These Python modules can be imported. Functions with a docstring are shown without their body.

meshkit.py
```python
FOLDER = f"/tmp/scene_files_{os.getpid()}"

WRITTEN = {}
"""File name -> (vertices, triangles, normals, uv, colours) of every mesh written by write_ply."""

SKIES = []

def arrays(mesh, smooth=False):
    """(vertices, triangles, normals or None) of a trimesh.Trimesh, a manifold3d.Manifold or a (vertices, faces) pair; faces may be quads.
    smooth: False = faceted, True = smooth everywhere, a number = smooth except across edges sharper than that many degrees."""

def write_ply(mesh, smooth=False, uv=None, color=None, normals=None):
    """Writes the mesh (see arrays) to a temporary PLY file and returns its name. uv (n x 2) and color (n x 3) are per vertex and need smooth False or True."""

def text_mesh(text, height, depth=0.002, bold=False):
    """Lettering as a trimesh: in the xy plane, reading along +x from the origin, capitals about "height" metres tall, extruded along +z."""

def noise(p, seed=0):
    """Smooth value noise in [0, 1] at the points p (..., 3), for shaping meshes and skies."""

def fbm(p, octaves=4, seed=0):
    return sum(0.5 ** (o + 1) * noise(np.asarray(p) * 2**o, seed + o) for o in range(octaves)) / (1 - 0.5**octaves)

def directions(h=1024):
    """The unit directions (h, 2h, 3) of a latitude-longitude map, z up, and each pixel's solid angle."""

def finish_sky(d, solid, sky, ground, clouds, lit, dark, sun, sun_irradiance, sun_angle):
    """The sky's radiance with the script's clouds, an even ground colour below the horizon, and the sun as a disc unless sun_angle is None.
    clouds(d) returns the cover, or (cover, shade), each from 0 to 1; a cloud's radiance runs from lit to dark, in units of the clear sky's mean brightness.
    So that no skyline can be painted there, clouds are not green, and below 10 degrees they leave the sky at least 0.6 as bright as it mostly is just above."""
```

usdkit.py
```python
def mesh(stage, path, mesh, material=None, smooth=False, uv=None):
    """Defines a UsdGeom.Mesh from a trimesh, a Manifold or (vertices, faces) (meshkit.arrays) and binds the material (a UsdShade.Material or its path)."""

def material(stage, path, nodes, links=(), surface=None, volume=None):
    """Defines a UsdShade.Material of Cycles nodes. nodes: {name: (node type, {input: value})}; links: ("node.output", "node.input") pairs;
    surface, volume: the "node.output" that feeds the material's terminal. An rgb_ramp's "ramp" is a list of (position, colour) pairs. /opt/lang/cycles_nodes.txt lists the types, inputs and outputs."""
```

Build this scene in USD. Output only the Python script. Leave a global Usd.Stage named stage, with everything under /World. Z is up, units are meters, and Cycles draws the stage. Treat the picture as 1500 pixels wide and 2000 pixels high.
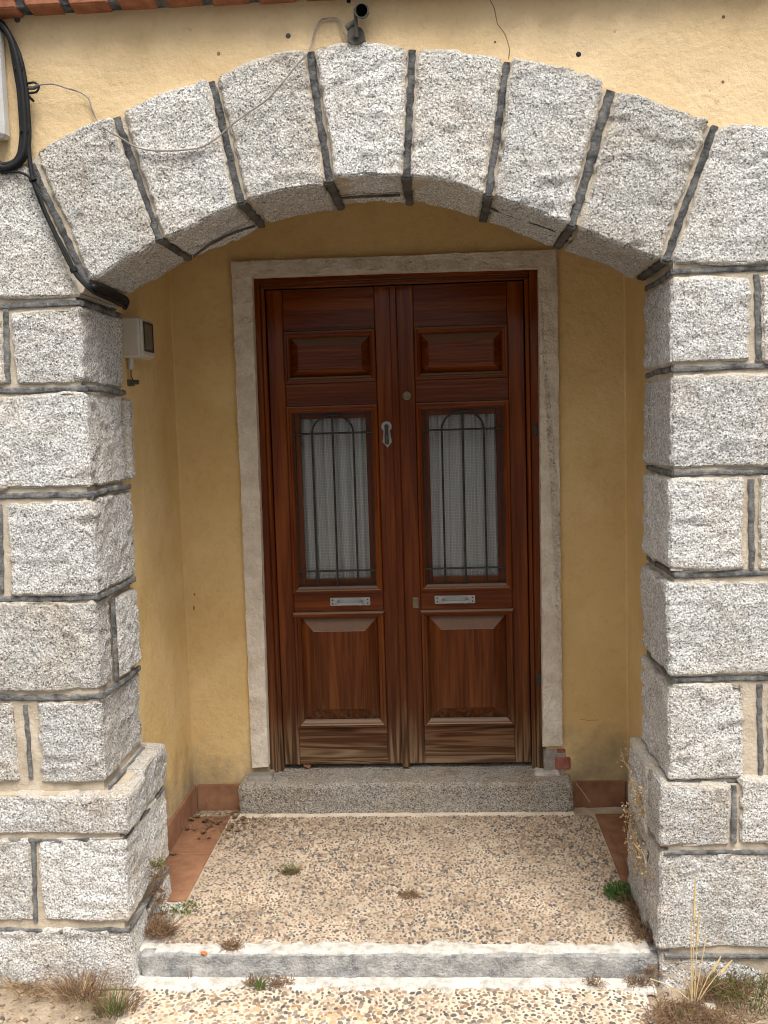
import math, random
import numpy as np, trimesh, usdkit, meshkit
from pxr import Usd, UsdGeom, UsdLux, UsdShade, Gf, Sdf
from shapely.geometry import Polygon, box as sbox
from shapely.ops import unary_union

stage = Usd.Stage.CreateInMemory()
UsdGeom.SetStageUpAxis(stage, UsdGeom.Tokens.z)
UsdGeom.SetStageMetersPerUnit(stage, 1.0)
UsdGeom.Xform.Define(stage, '/World')
UsdGeom.Scope.Define(stage, '/World/Looks')

# ------------------------------------------------------------------ camera
F = 1920.0
YAW, PITCH, ROLL = np.radians([-3.37, -5.21, -1.74])
CP = np.array([.168, -2.765, 1.56])
_cy, _sy = math.cos(YAW), math.sin(YAW)
FWD = np.array([_sy * math.cos(PITCH), _cy * math.cos(PITCH), math.sin(PITCH)])
_r0 = np.array([_cy, -_sy, 0]); _u0 = np.cross(_r0, FWD)
RT = math.cos(ROLL) * _r0 + math.sin(ROLL) * _u0
UP = -math.sin(ROLL) * _r0 + math.cos(ROLL) * _u0
cam = UsdGeom.Camera.Define(stage, '/World/camera')
M = np.eye(4); M[0, :3] = RT; M[1, :3] = UP; M[2, :3] = -FWD; M[3, :3] = CP
cam.AddTransformOp().Set(Gf.Matrix4d(*M.ravel().tolist()))
cam.CreateHorizontalApertureAttr(36.0); cam.CreateVerticalApertureAttr(48.0)
cam.CreateFocalLengthAttr(36.0 * F / 1500.0)
cam.CreateClippingRangeAttr(Gf.Vec2f(0.05, 500))
EXPOSURE = 0.92
cam.CreateExposureAttr(EXPOSURE)

# ------------------------------------------------------------------ light: bright overcast
SUN_EL, SUN_AZ = math.radians(63), math.radians(180 - 22)      # azimuth from +y towards +x: in front of the house, a little to the right
sdir = np.array([math.sin(SUN_AZ) * math.cos(SUN_EL), math.cos(SUN_AZ) * math.cos(SUN_EL), math.sin(SUN_EL)])
sky_m = usdkit.material(stage, '/World/Looks/sky_air', {
    's': ('sky_texture', {'sky_type': 'single_scattering', 'sun_disc': False, 'sun_elevation': SUN_EL, 'sun_rotation': SUN_AZ, 'aerosol_density': 4.0}),
    'h': ('hsv', {'saturation': .22, 'value': 1.0}),
    't': ('mix', {'mix_type': 'multiply', 'fac': 1.0, 'color2': (1.0, .98, .95)}),
    # an overcast sky: three times as bright overhead as at the horizon
    'tc': ('texture_coordinate', {}), 'sx': ('separate_xyz', {}), 'z': ('map_range', {'from_min': 0, 'from_max': 1, 'to_min': .5, 'to_max': 1.35}), 'o': ('vector_math', {'math_type': 'scale'}),
    'b': ('background_shader', {'strength': .12})},
    [('s.color', 'h.color'), ('h.color', 't.color1'), ('tc.generated', 'sx.vector'), ('sx.z', 'z.value'), ('t.color', 'o.vector1'), ('z.result', 'o.scale'), ('o.vector', 'b.color')], surface='b.background')
dome = UsdLux.DomeLight.Define(stage, '/World/sky')
UsdShade.MaterialBindingAPI.Apply(dome.GetPrim()).Bind(sky_m)
dome.GetPrim().SetCustomDataByKey('kind', 'structure')
sun = UsdLux.DistantLight.Define(stage, '/World/sun')
sun.CreateNormalizeAttr(True); sun.CreateIntensityAttr(.40); sun.CreateAngleAttr(30.0); sun.CreateColorAttr(Gf.Vec3f(1, .96, .9))
zc = sdir; xc = np.cross([0, 0, 1], zc); xc /= np.linalg.norm(xc); yc = np.cross(zc, xc)
Ms = np.eye(4); Ms[0, :3] = xc; Ms[1, :3] = yc; Ms[2, :3] = zc
sun.AddTransformOp().Set(Gf.Matrix4d(*Ms.ravel().tolist()))

# ------------------------------------------------------------------ helpers
def at(px, py, ax, val):
    """The point of the plane (axis ax = val) that shows at a pixel of the 1500 x 2000 photograph; used to survey the place."""
    d = FWD + (px - 750) / F * RT - (py - 1000) / F * UP
    return CP + (val - CP[ax]) / d[ax] * d

used = {}
def path_of(name, parent):
    base = (parent.GetPath().pathString if parent else '/World') + '/' + name
    n = used.get(base, -1) + 1; used[base] = n
    return base if n == 0 else f'{base}_{n:03d}'

def tag(p, label=None, cat=None, group=None, kind=None):
    p = p.GetPrim() if hasattr(p, 'GetPrim') else p
    for k, v in (('label', label), ('category', cat), ('group', group), ('kind', kind)):
        if v: p.SetCustomDataByKey(k, v)
    return p

def thing(name, label=None, cat=None, group=None, kind=None, parent=None):
    return tag(UsdGeom.Xform.Define(stage, path_of(name, parent)), label, cat, group, kind)

def obj(name, m, mat, parent=None, smooth=False, label=None, cat=None, group=None, kind=None, edge=None):
    if isinstance(m, list): m = trimesh.util.concatenate(m)
    p = usdkit.mesh(stage, path_of(name, parent), m, MAT[mat], smooth=smooth)
    if edge is not None:
        UsdGeom.PrimvarsAPI(p).CreatePrimvar('edge', Sdf.ValueTypeNames.FloatArray, 'vertex').Set([float(e) for e in edge])
    return tag(p, label, cat, group, kind)

def bx(x0, x1, y0, y1, z0, z1, bev=0):
    x0, x1 = sorted((x0, x1)); y0, y1 = sorted((y0, y1)); z0, z1 = sorted((z0, z1))
    if bev:
        b = min(bev, .45 * (x1 - x0), .45 * (y1 - y0), .45 * (z1 - z0))
        pts = []
        for sx in (0, 1):
            for sy in (0, 1):
                for sz in (0, 1):
                    c = np.array([(x0, x1)[sx], (y0, y1)[sy], (z0, z1)[sz]])
                    inn = np.array([(1, -1)[sx], (1, -1)[sy], (1, -1)[sz]]) * b
                    for k in range(3):
                        q = c + inn; q[k] = c[k]; pts.append(q)
        return trimesh.convex.convex_hull(np.array(pts))
    m = trimesh.creation.box((x1 - x0, y1 - y0, z1 - z0)); m.apply_translation(((x0 + x1) / 2, (y0 + y1) / 2, (z0 + z1) / 2))
    return m

def axis_pts(L, r, res):
    n = max(1, int(round((L - 2 * r) / res)))
    mid = np.linspace(r, L - r, n + 1)
    return np.r_[0, .3 * r, .65 * r, mid, L - .65 * r, L - .3 * r, L]

def rock(fn, L, r=.012, res=(.014, .03, .014), rough=.004, wave=.007, bulge=.008, seed=0, chip=.5, free=('v0',)):
    """A block with worn, chipped edges. fn maps unit (u across, v back, w up) to a point; L is its size. Returns the mesh and each vertex's distance from the edges of its face."""
    A = [axis_pts(L[k], r, res[k]) for k in range(3)]
    n = [len(a) for a in A]
    idx, quads = {}, []
    key = lambda i, j, k: (i * n[1] + j) * n[2] + k
    I = []
    def add(g):
        q = np.stack([g[:-1, :-1], g[1:, :-1], g[1:, 1:], g[:-1, 1:]], -1).reshape(-1, 4); quads.append(q)
    i, k = np.meshgrid(range(n[0]), range(n[2]), indexing='ij')
    add(key(i, 0, k)); add(key(i, n[1] - 1, k)[::-1])
    j, k = np.meshgrid(range(n[1]), range(n[2]), indexing='ij')
    add(key(0, j, k)[::-1]); add(key(n[0] - 1, j, k))
    i, j = np.meshgrid(range(n[0]), range(n[1]), indexing='ij')
    add(key(i, j, 0)[::-1]); add(key(i, j, n[2] - 1))
    Q = np.vstack(quads); ids, inv = np.unique(Q, return_inverse=True); Q = inv.reshape(Q.shape)
    ii = ids // (n[1] * n[2]); jj = ids // n[2] % n[1]; kk = ids % n[2]
    P = np.stack([A[0][ii], A[1][jj], A[2][kk]], 1); Lv = np.array(L)
    inner = np.clip(P, r, Lv - r); d = P - inner; nn = d / np.linalg.norm(d, axis=1, keepdims=True)
    # corners worn by an uneven amount
    wear = 1 + chip * (meshkit.noise(P * 22 + seed * 7.3, seed) * 2 - .6)
    edgeness = np.clip((np.linalg.norm(d, axis=1) - r) / (r * .42), 0, 1)
    P2 = inner + r * nn - nn * (edgeness * r * .32 * np.clip(wear, 0, 2))[:, None]
    uvw = P2 / Lv
    X = np.array([fn(*t) for t in uvw])
    m = trimesh.Trimesh(X, np.vstack([Q[:, [0, 1, 2]], Q[:, [0, 2, 3]]]), process=False)
    if m.volume < 0: m.invert()
    vn = m.vertex_normals
    h = rough * 2 * (meshkit.fbm(X * 46 + seed * 3.1, 3, seed) - .5) + wave * 2 * (meshkit.fbm(X * 9 + seed, 3, seed + 9) - .5)
    # shallow split planes, as on rock-faced granite
    h += wave * 1.05 * ((meshkit.fbm(X * np.array([6, 6, 11]) + seed, 2, seed + 4) * 3.2) % 1 - .5)
    front = (P[:, 1] < r * .5)
    h += bulge * front * (np.clip(np.sin(np.pi * uvw[:, 0]), 0, 1) * np.clip(np.sin(np.pi * uvw[:, 2]), 0, 1)) ** .6
    m.vertices = X + vn * h[:, None]
    ed = np.full(len(P), 9.)
    for ax, nm in enumerate('uvw'):
        if nm + '0' not in free: ed = np.minimum(ed, P[:, ax])
        if nm + '1' not in free: ed = np.minimum(ed, Lv[ax] - P[:, ax])
    return m, ed

def rbox(x0, x1, y0, y1, z0, z1, skew=0, **kw):
    rnd = np.random.RandomState(kw.get('seed', 0))
    J = rnd.uniform(-skew, skew, (2, 2, 3))
    def fn(u, v, w):
        a = (1 - u) * (1 - w) * J[0, 0] + u * (1 - w) * J[1, 0] + (1 - u) * w * J[0, 1] + u * w * J[1, 1]
        return np.array([x0 + (x1 - x0) * u, y0 + (y1 - y0) * v, z0 + (z1 - z0) * w]) + a * [1, .5 * (1 - v), 1]
    return rock(fn, (x1 - x0, y1 - y0, z1 - z0), **kw)

def resample(pts, step):
    pts = np.asarray(pts, float); s = np.r_[0, np.cumsum(np.linalg.norm(np.diff(pts, axis=0), axis=1))]
    n = max(2, int(s[-1] / step) + 1); t = np.linspace(0, s[-1], n)
    return np.stack([np.interp(t, s, pts[:, k]) for k in range(3)], 1)

def smooth_path(pts, step=.012):
    from scipy.interpolate import PchipInterpolator
    pts = np.asarray(pts, float); s = np.r_[0, np.cumsum(np.linalg.norm(np.diff(pts, axis=0), axis=1))]
    t = np.linspace(0, s[-1], max(4, int(s[-1] / step)))
    return np.stack([PchipInterpolator(s, pts[:, k])(t) for k in range(3)], 1)

def ribbon(pts, nrm, w, t, seed=0, step=.012, rag=.22):
    """A raised, hand-laid strip of pointing mortar along pts, standing t proud along nrm."""
    P = resample(pts, step); nrm = np.asarray(nrm, float); N = len(P)
    T = np.gradient(P, axis=0); T /= np.linalg.norm(T, axis=1, keepdims=True)
    S = np.cross(T, nrm); S /= np.linalg.norm(S, axis=1, keepdims=True)
    sec = np.array([(-1, -.6), (-.82, .62), (-.35, .95), (.35, 1), (.82, .66), (1, -.6)])
    V = np.zeros((N, 6, 3))
    for i, (a, b) in enumerate(sec):
        ja = rag * (meshkit.fbm(P * 46 + seed + i * (1 if a < 0 else 2), 3, seed) * 2 - 1) * 1.7 if abs(a) > .5 else 0
        jb = .9 * (meshkit.fbm(P * 60 + i * 3.3 + seed, 3, seed + 5) - .5)
        V[:, i] = P + S * (w / 2 * (a * (1 + ja)))[:, None] if np.ndim(ja) else P + S * (w / 2 * a)
        V[:, i] += nrm * (t * (b + (jb if b > 0 else 0 * jb)))[:, None]
    f = []
    for i in range(N - 1):
        for k in range(6):
            a, b = i * 6 + k, i * 6 + (k + 1) % 6
            f += [(a, b, b + 6), (a, b + 6, a + 6)]
    for o in (0, (N - 1) * 6):
        g = [(o, o + 1, o + 2), (o, o + 2, o + 3), (o, o + 3, o + 4), (o, o + 4, o + 5)]
        f += g if o else [x[::-1] for x in g]
    m = trimesh.Trimesh(V.reshape(-1, 3), f, process=False)
    if m.volume < 0: m.invert()
    return m

def tube(pts, r, n=8, step=None, taper=None):
    P = resample(pts, step) if step else np.asarray(pts, float)
    N = len(P); T = np.gradient(P, axis=0); T /= np.linalg.norm(T, axis=1, keepdims=True) + 1e-12
    a = np.array([0, 0, 1.]) if abs(T[0][2]) < .9 else np.array([1., 0, 0])
    V = []; u = np.cross(T[0], a); u /= np.linalg.norm(u)
    R = np.full(N, r) if taper is None else np.linspace(r, r * taper, N)
    for i in range(N):
        u = u - T[i] * (u @ T[i]); u /= np.linalg.norm(u); v = np.cross(T[i], u)
        for k in range(n):
            t = 2 * math.pi * k / n; V.append(P[i] + R[i] * (u * math.cos(t) + v * math.sin(t)))
    f = []
    for i in range(N - 1):
        for k in range(n):
            p, q = i * n + k, i * n + (k + 1) % n
            f += [(p, q, q + n), (p, q + n, p + n)]
    V += [P[0], P[-1]]; c0, c1 = N * n, N * n + 1
    for k in range(n):
        f += [(c0, (k + 1) % n, k), (c1, (N - 1) * n + k, (N - 1) * n + (k + 1) % n)]
    m = trimesh.Trimesh(np.array(V), f, process=False)
    if m.volume < 0: m.invert()
    return m

def prism_y(poly, y0, y1):
    """Extrudes a shapely polygon of (x, z) from y0 to y1."""
    m = trimesh.creation.extrude_polygon(poly, y1 - y0, engine='earcut')
    v = m.vertices.copy(); m.vertices = np.stack([v[:, 0], y0 + v[:, 2], v[:, 1]], 1); m.invert()
    if m.volume < 0: m.invert()
    return m

# ------------------------------------------------------------------ materials
MAT = {}
def mat(name, nodes, links, surface='p.BSDF'):
    MAT[name] = usdkit.material(stage, '/World/Looks/' + name, nodes, links, surface=surface)

def granite(name, light=1.0, stain=(.60, .53, .43), stain_w=.030, warm=.25, tint=(1, 1, 1), fine=1.0):
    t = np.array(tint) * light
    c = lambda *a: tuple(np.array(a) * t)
    mat(name, {
        'g': ('geometry', {}),
        'nv': ('noise_texture', {'scale': 160, 'detail': 2}),
        'dv': ('vector_math', {'math_type': 'multiply_add', 'vector2': (.008, .008, .008)}),
        'v': ('voronoi_texture', {'feature': 'f1', 'scale': 330 * fine}),
        'sv': ('separate_color', {}),
        'r': ('rgb_ramp', {'ramp': [(0, c(.10, .10, .10)), (.10, c(.15, .15, .15)), (.2, c(.30, .298, .29)), (.42, c(.46, .455, .44)), (.72, c(.59, .58, .555)), (1, c(.74, .725, .69))]}),
        'n2': ('noise_texture', {'scale': 330, 'detail': 3, 'roughness': .7}),
        'r2': ('rgb_ramp', {'ramp': [(0, (.55, .55, .57)), (.40, (.74, .74, .75)), (.5, (1, 1, 1)), (1, (1.12, 1.1, 1.08))]}),
        'm1': ('mix', {'mix_type': 'multiply', 'fac': .8}),
        'n3': ('noise_texture', {'scale': 4.5, 'detail': 5, 'roughness': .65}),
        'r3': ('rgb_ramp', {'ramp': [(0, (0, 0, 0)), (.45, (0, 0, 0)), (.66, (1, 1, 1)), (1, (1, 1, 1))]}),
        'k3': ('math', {'math_type': 'multiply', 'value2': warm}),
        'm2': ('mix', {'mix_type': 'multiply', 'color2': (.88, .70, .52)}),
        'n6': ('noise_texture', {'scale': 26, 'detail': 6, 'roughness': .7}),
        'r6': ('rgb_ramp', {'ramp': [(0, (.66, .66, .68)), (.38, (.80, .80, .81)), (.52, (1, 1, 1)), (1, (1.1, 1.1, 1.1))]}),
        'm6': ('mix', {'mix_type': 'multiply', 'fac': .6}),
        'n7': ('noise_texture', {'scale': 9, 'detail': 7, 'roughness': .72}), 'r7': ('rgb_ramp', {'ramp': [(0, (0, 0, 0)), (.56, (0, 0, 0)), (.72, (1, 1, 1)), (1, (1, 1, 1))]}), 'k7': ('math', {'math_type': 'multiply', 'value2': .55}), 'm7': ('mix', {'color2': c(.20, .20, .195)}),
        'n8': ('noise_texture', {'scale': 110, 'detail': 4, 'roughness': .75}), 'r8': ('rgb_ramp', {'ramp': [(0, (.45, .45, .46)), (.36, (.62, .62, .63)), (.46, (1, 1, 1)), (1, (1.1, 1.1, 1.1))]}), 'm8': ('mix', {'mix_type': 'multiply', 'fac': .75}),
        # tan mortar smeared over the margins
        'e': ('attribute', {'attribute': 'edge'}),
        'n4': ('noise_texture', {'scale': 13, 'detail': 5, 'roughness': .65}),
        'ea': ('map_range', {'from_min': .3, 'from_max': .75, 'to_min': -.006, 'to_max': stain_w}),
        'eb': ('math', {'math_type': 'subtract'}),
        'ec': ('map_range', {'from_min': -.006, 'from_max': .010, 'to_min': 0, 'to_max': .55}),
        'm3': ('mix', {'color2': stain}),
        'nb': ('noise_texture', {'scale': 48, 'detail': 8, 'roughness': .74}),
        'vb': ('voronoi_texture', {'feature': 'f1', 'scale': 120}),
        'hb': ('math', {'math_type': 'multiply_add', 'value2': .25}),
        'oi': ('object_info', {}), 'ov': ('map_range', {'from_min': 0, 'from_max': 1, 'to_min': .82, 'to_max': 1.12}), 'oh': ('hsv', {}),
        'b': ('bump', {'strength': 1.0, 'distance': .019}),
        'p': ('principled_bsdf', {'roughness': .85, 'specular_ior_level': .2})},
        [('g.position', 'nv.vector'), ('nv.color', 'dv.vector1'), ('g.position', 'dv.vector3'), ('dv.vector', 'v.vector'), ('v.color', 'sv.color'), ('sv.r', 'r.fac'), ('g.position', 'n2.vector'), ('n2.fac', 'r2.fac'),
         ('r.color', 'm1.color1'), ('r2.color', 'm1.color2'), ('g.position', 'n3.vector'), ('n3.fac', 'r3.fac'), ('r3.color', 'k3.value1'), ('k3.value', 'm2.fac'), ('m1.color', 'm6.color1'), ('g.position', 'n6.vector'), ('n6.fac', 'r6.fac'), ('r6.color', 'm6.color2'), ('m6.color', 'm8.color1'), ('g.position', 'n8.vector'), ('n8.fac', 'r8.fac'), ('r8.color', 'm8.color2'), ('m8.color', 'm7.color1'), ('g.position', 'n7.vector'), ('n7.fac', 'r7.fac'), ('r7.color', 'k7.value1'), ('k7.value', 'm7.fac'), ('m7.color', 'm2.color1'),
         ('g.position', 'n4.vector'), ('n4.fac', 'ea.value'), ('ea.result', 'eb.value1'), ('e.fac', 'eb.value2'), ('eb.value', 'ec.value'), ('ec.result', 'm3.fac'), ('m2.color', 'oh.color'), ('oi.random', 'ov.value'), ('ov.result', 'oh.value'), ('oh.color', 'm3.color1'), ('m3.color', 'p.base_color'),
         ('g.position', 'nb.vector'), ('g.position', 'vb.vector'), ('vb.distance', 'hb.value1'), ('nb.fac', 'hb.value3'), ('hb.value', 'b.height'), ('b.normal', 'p.normal')])
granite('granite', 1.52)
granite('granite_warm', 1.48, warm=.35, tint=(1, .985, .96))
granite('granite_base', 1.46, stain_w=.03, warm=.45)
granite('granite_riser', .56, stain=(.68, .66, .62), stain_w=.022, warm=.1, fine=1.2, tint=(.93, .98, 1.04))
granite('granite_step', .92, stain_w=.004, warm=.5, tint=(1, .94, .85), fine=.9)

def rough_mat(name, c0, c1, scale=6, bump=.5, dist=.004, bscale=60, rough=.9, pos=(.35, .65), speck=None, c2=None, spec=.2):
    nodes = {'g': ('geometry', {}), 'n': ('noise_texture', {'scale': scale, 'detail': 6, 'roughness': .65}), 'r': ('rgb_ramp', {'ramp': [(0, c0), (pos[0], c0), (pos[1], c1), (1, c2 or c1)]}),
             'f': ('noise_texture', {'scale': 240, 'detail': 3, 'roughness': .7}), 'fr': ('rgb_ramp', {'ramp': [(0, (.55, .55, .55)), (.4, (.85, .85, .85)), (.55, (1, 1, 1)), (1, (1.12, 1.12, 1.12))]}),
             'm': ('mix', {'mix_type': 'multiply', 'fac': .6 if speck is None else speck}),
             'nb': ('noise_texture', {'scale': bscale, 'detail': 6, 'roughness': .68}), 'b': ('bump', {'strength': bump, 'distance': dist}), 'p': ('principled_bsdf', {'roughness': rough, 'specular_ior_level': spec})}
    mat(name, nodes, [('g.position', 'n.vector'), ('n.fac', 'r.fac'), ('g.position', 'f.vector'), ('f.fac', 'fr.fac'), ('r.color', 'm.color1'), ('fr.color', 'm.color2'), ('m.color', 'p.base_color'),
                      ('g.position', 'nb.vector'), ('nb.fac', 'b.height'), ('b.normal', 'p.normal')])
rough_mat('mortar_tan', (.36, .30, .225), (.55, .475, .375), 9, .9, .006, 80)
rough_mat('mortar_dark', (.055, .056, .058), (.165, .165, .162), 26, 1.0, .010, 110, c2=(.42, .40, .36), pos=(.40, .60), speck=1.0)
rough_mat('mortar_grey', (.075, .076, .078), (.22, .218, .21), 26, 1.0, .010, 110, c2=(.50, .46, .40), pos=(.36, .58), speck=1.0)
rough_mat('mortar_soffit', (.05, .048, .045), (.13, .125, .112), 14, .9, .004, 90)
rough_mat('cement_white', (.36, .325, .28), (.66, .62, .56), 34, 1.0, .009, 90, pos=(.30, .56), speck=1.0)
rough_mat('cement_grey', (.24, .22, .195), (.36, .335, .30), 18, .8, .005, 90, c2=(.5, .47, .42), pos=(.4, .62))
rough_mat('tile_bed', (.48, .40, .305), (.64, .56, .45), 10, .8, .003, 150)
rough_mat('tile_bed_dusty', (.30, .24, .17), (.55, .465, .36), 5, .8, .003, 150)
rough_mat('terracotta', (.19, .09, .05), (.29, .15, .085), 12, .4, .002, 60)
rough_mat('brick_red', (.22, .085, .045), (.36, .15, .08), 25, .7, .003, 90)
rough_mat('brick_small', (.22, .07, .05), (.33, .13, .095), 25, .7, .003, 90)
rough_mat('soil', (.30, .225, .15), (.50, .405, .30), 11, 1.0, .012, 70, speck=1.0)
rough_mat('dark_soil', (.06, .042, .028), (.16, .115, .075), 40, 1.0, .01, 90, speck=1.0)
rough_mat('asphalt', (.09, .09, .09), (.17, .165, .155), 3, .8, .006, 120)
rough_mat('surround_white', (.62, .545, .445), (.80, .735, .64), 14, 1.0, .016, 34, speck=.5)
rough_mat('dark_inside', (.01, .009, .008), (.02, .018, .015), 5)
rough_mat('iron', (.012, .013, .014), (.035, .034, .032), 60, .4, .001, 200, rough=.55, spec=.4)
rough_mat('cable_black', (.004, .004, .005), (.009, .009, .010), 30, .2, .001, 100, rough=.55, spec=.25)
rough_mat('bracket_grey', (.045, .043, .036), (.10, .095, .08), 60, .5, .001, 200, rough=.55)
rough_mat('wire_grey', (.16, .14, .12), (.34, .31, .28), 30, .3, .001, 100, rough=.6)
rough_mat('pvc_white', (.40, .40, .39), (.48, .48, .465), 10, .1, .001, 60, rough=.4, speck=.1, spec=.4)
rough_mat('meter_white', (.46, .435, .38), (.53, .50, .45), 8, .1, .001, 60, rough=.4, speck=.1, spec=.4)
rough_mat('meter_dark', (.05, .045, .035), (.09, .08, .065), 20, .1, .001, 60, rough=.25, speck=.1, spec=.5)
rough_mat('dry_brown', (.09, .052, .030), (.25, .155, .085), 40, .3, .001, 100)
rough_mat('straw', (.48, .36, .18), (.62, .49, .27), 40, .3, .001, 100)
rough_mat('dry_tan', (.30, .20, .10), (.46, .33, .19), 40, .3, .001, 100)
rough_mat('weed_green', (.05, .085, .018), (.12, .16, .04), 40, .3, .001, 100)
rough_mat('weed_lush', (.03, .07, .014), (.07, .135, .03), 40, .3, .001, 100)
rough_mat('moss', (.05, .055, .015), (.12, .12, .035), 40, .8, .004, 90)
rough_mat('orange_chip', (.55, .14, .04), (.6, .18, .06), 40, .3, .001, 100)
rough_mat('steel', (.27, .275, .28), (.36, .365, .37), 20, .15, .0005, 200, rough=.38, spec=.5, speck=.3)
rough_mat('brass', (.10, .085, .05), (.2, .17, .1), 80, .3, .001, 200, rough=.45, spec=.5)
rough_mat('white_card', (.6, .58, .54), (.66, .64, .6), 20, .1, .001, 60)

def plaster(name, c0, c1, damp=True, holes=.5, z_damp=.42):
    nodes = {'g': ('geometry', {}), 'n': ('noise_texture', {'scale': 2.2, 'detail': 7, 'roughness': .62}), 'r': ('rgb_ramp', {'ramp': [(0, c0), (.33, c0), (.68, c1), (1, c1)]}),
             'n2': ('noise_texture', {'scale': 38, 'detail': 5, 'roughness': .7}), 'r2': ('rgb_ramp', {'ramp': [(0, (.72, .68, .6)), (.34, (.88, .86, .82)), (.48, (1, 1, 1)), (1, (1.06, 1.06, 1.06))]}),
             'm': ('mix', {'mix_type': 'multiply', 'fac': .55}),
             'n3': ('noise_texture', {'scale': 17, 'detail': 4, 'roughness': .6}), 'r3': ('rgb_ramp', {'ramp': [(0, (.3, .24, .17)), (.27, (.3, .24, .17)), (.31, (1, 1, 1)), (1, (1, 1, 1))]}),
             'm3': ('mix', {'mix_type': 'multiply', 'fac': holes}),
             'sx': ('separate_xyz', {}), 'nd': ('noise_texture', {'scale': 4, 'detail': 6, 'roughness': .65}), 'zd': ('math', {'math_type': 'multiply_add', 'value2': .9}),
             'rd': ('map_range', {'from_min': z_damp + .42, 'from_max': z_damp + .18, 'to_min': 0, 'to_max': .75 if damp else 0}),
             'md': ('mix', {'color2': (.22, .19, .14)}),
             'nb': ('noise_texture', {'scale': 55, 'detail': 7, 'roughness': .7}), 'nb2': ('noise_texture', {'scale': 6, 'detail': 3}), 'hb': ('math', {'math_type': 'multiply_add', 'value2': 2.5}),
             'b': ('bump', {'strength': .8, 'distance': .007}), 'p': ('principled_bsdf', {'roughness': .93, 'specular_ior_level': .12})}
    mat(name, nodes, [('g.position', 'n.vector'), ('n.fac', 'r.fac'), ('g.position', 'n2.vector'), ('n2.fac', 'r2.fac'), ('r.color', 'm.color1'), ('r2.color', 'm.color2'),
                      ('g.position', 'n3.vector'), ('n3.fac', 'r3.fac'), ('m.color', 'm3.color1'), ('r3.color', 'm3.color2'),
                      ('g.position', 'sx.vector'), ('g.position', 'nd.vector'), ('nd.fac', 'zd.value1'), ('sx.z', 'zd.value3'), ('zd.value', 'rd.value'), ('rd.result', 'md.fac'), ('m3.color', 'md.color1'), ('md.color', 'p.base_color'),
                      ('g.position', 'nb.vector'), ('g.position', 'nb2.vector'), ('nb2.fac', 'hb.value1'), ('nb.fac', 'hb.value3'), ('hb.value', 'b.height'), ('b.normal', 'p.normal')])
plaster('plaster_facade', (.56, .41, .225), (.70, .545, .34), damp=False, holes=.45)
plaster('plaster_recess', (.585, .41, .175), (.715, .535, .28), damp=True, holes=.12, z_damp=.36)

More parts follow.
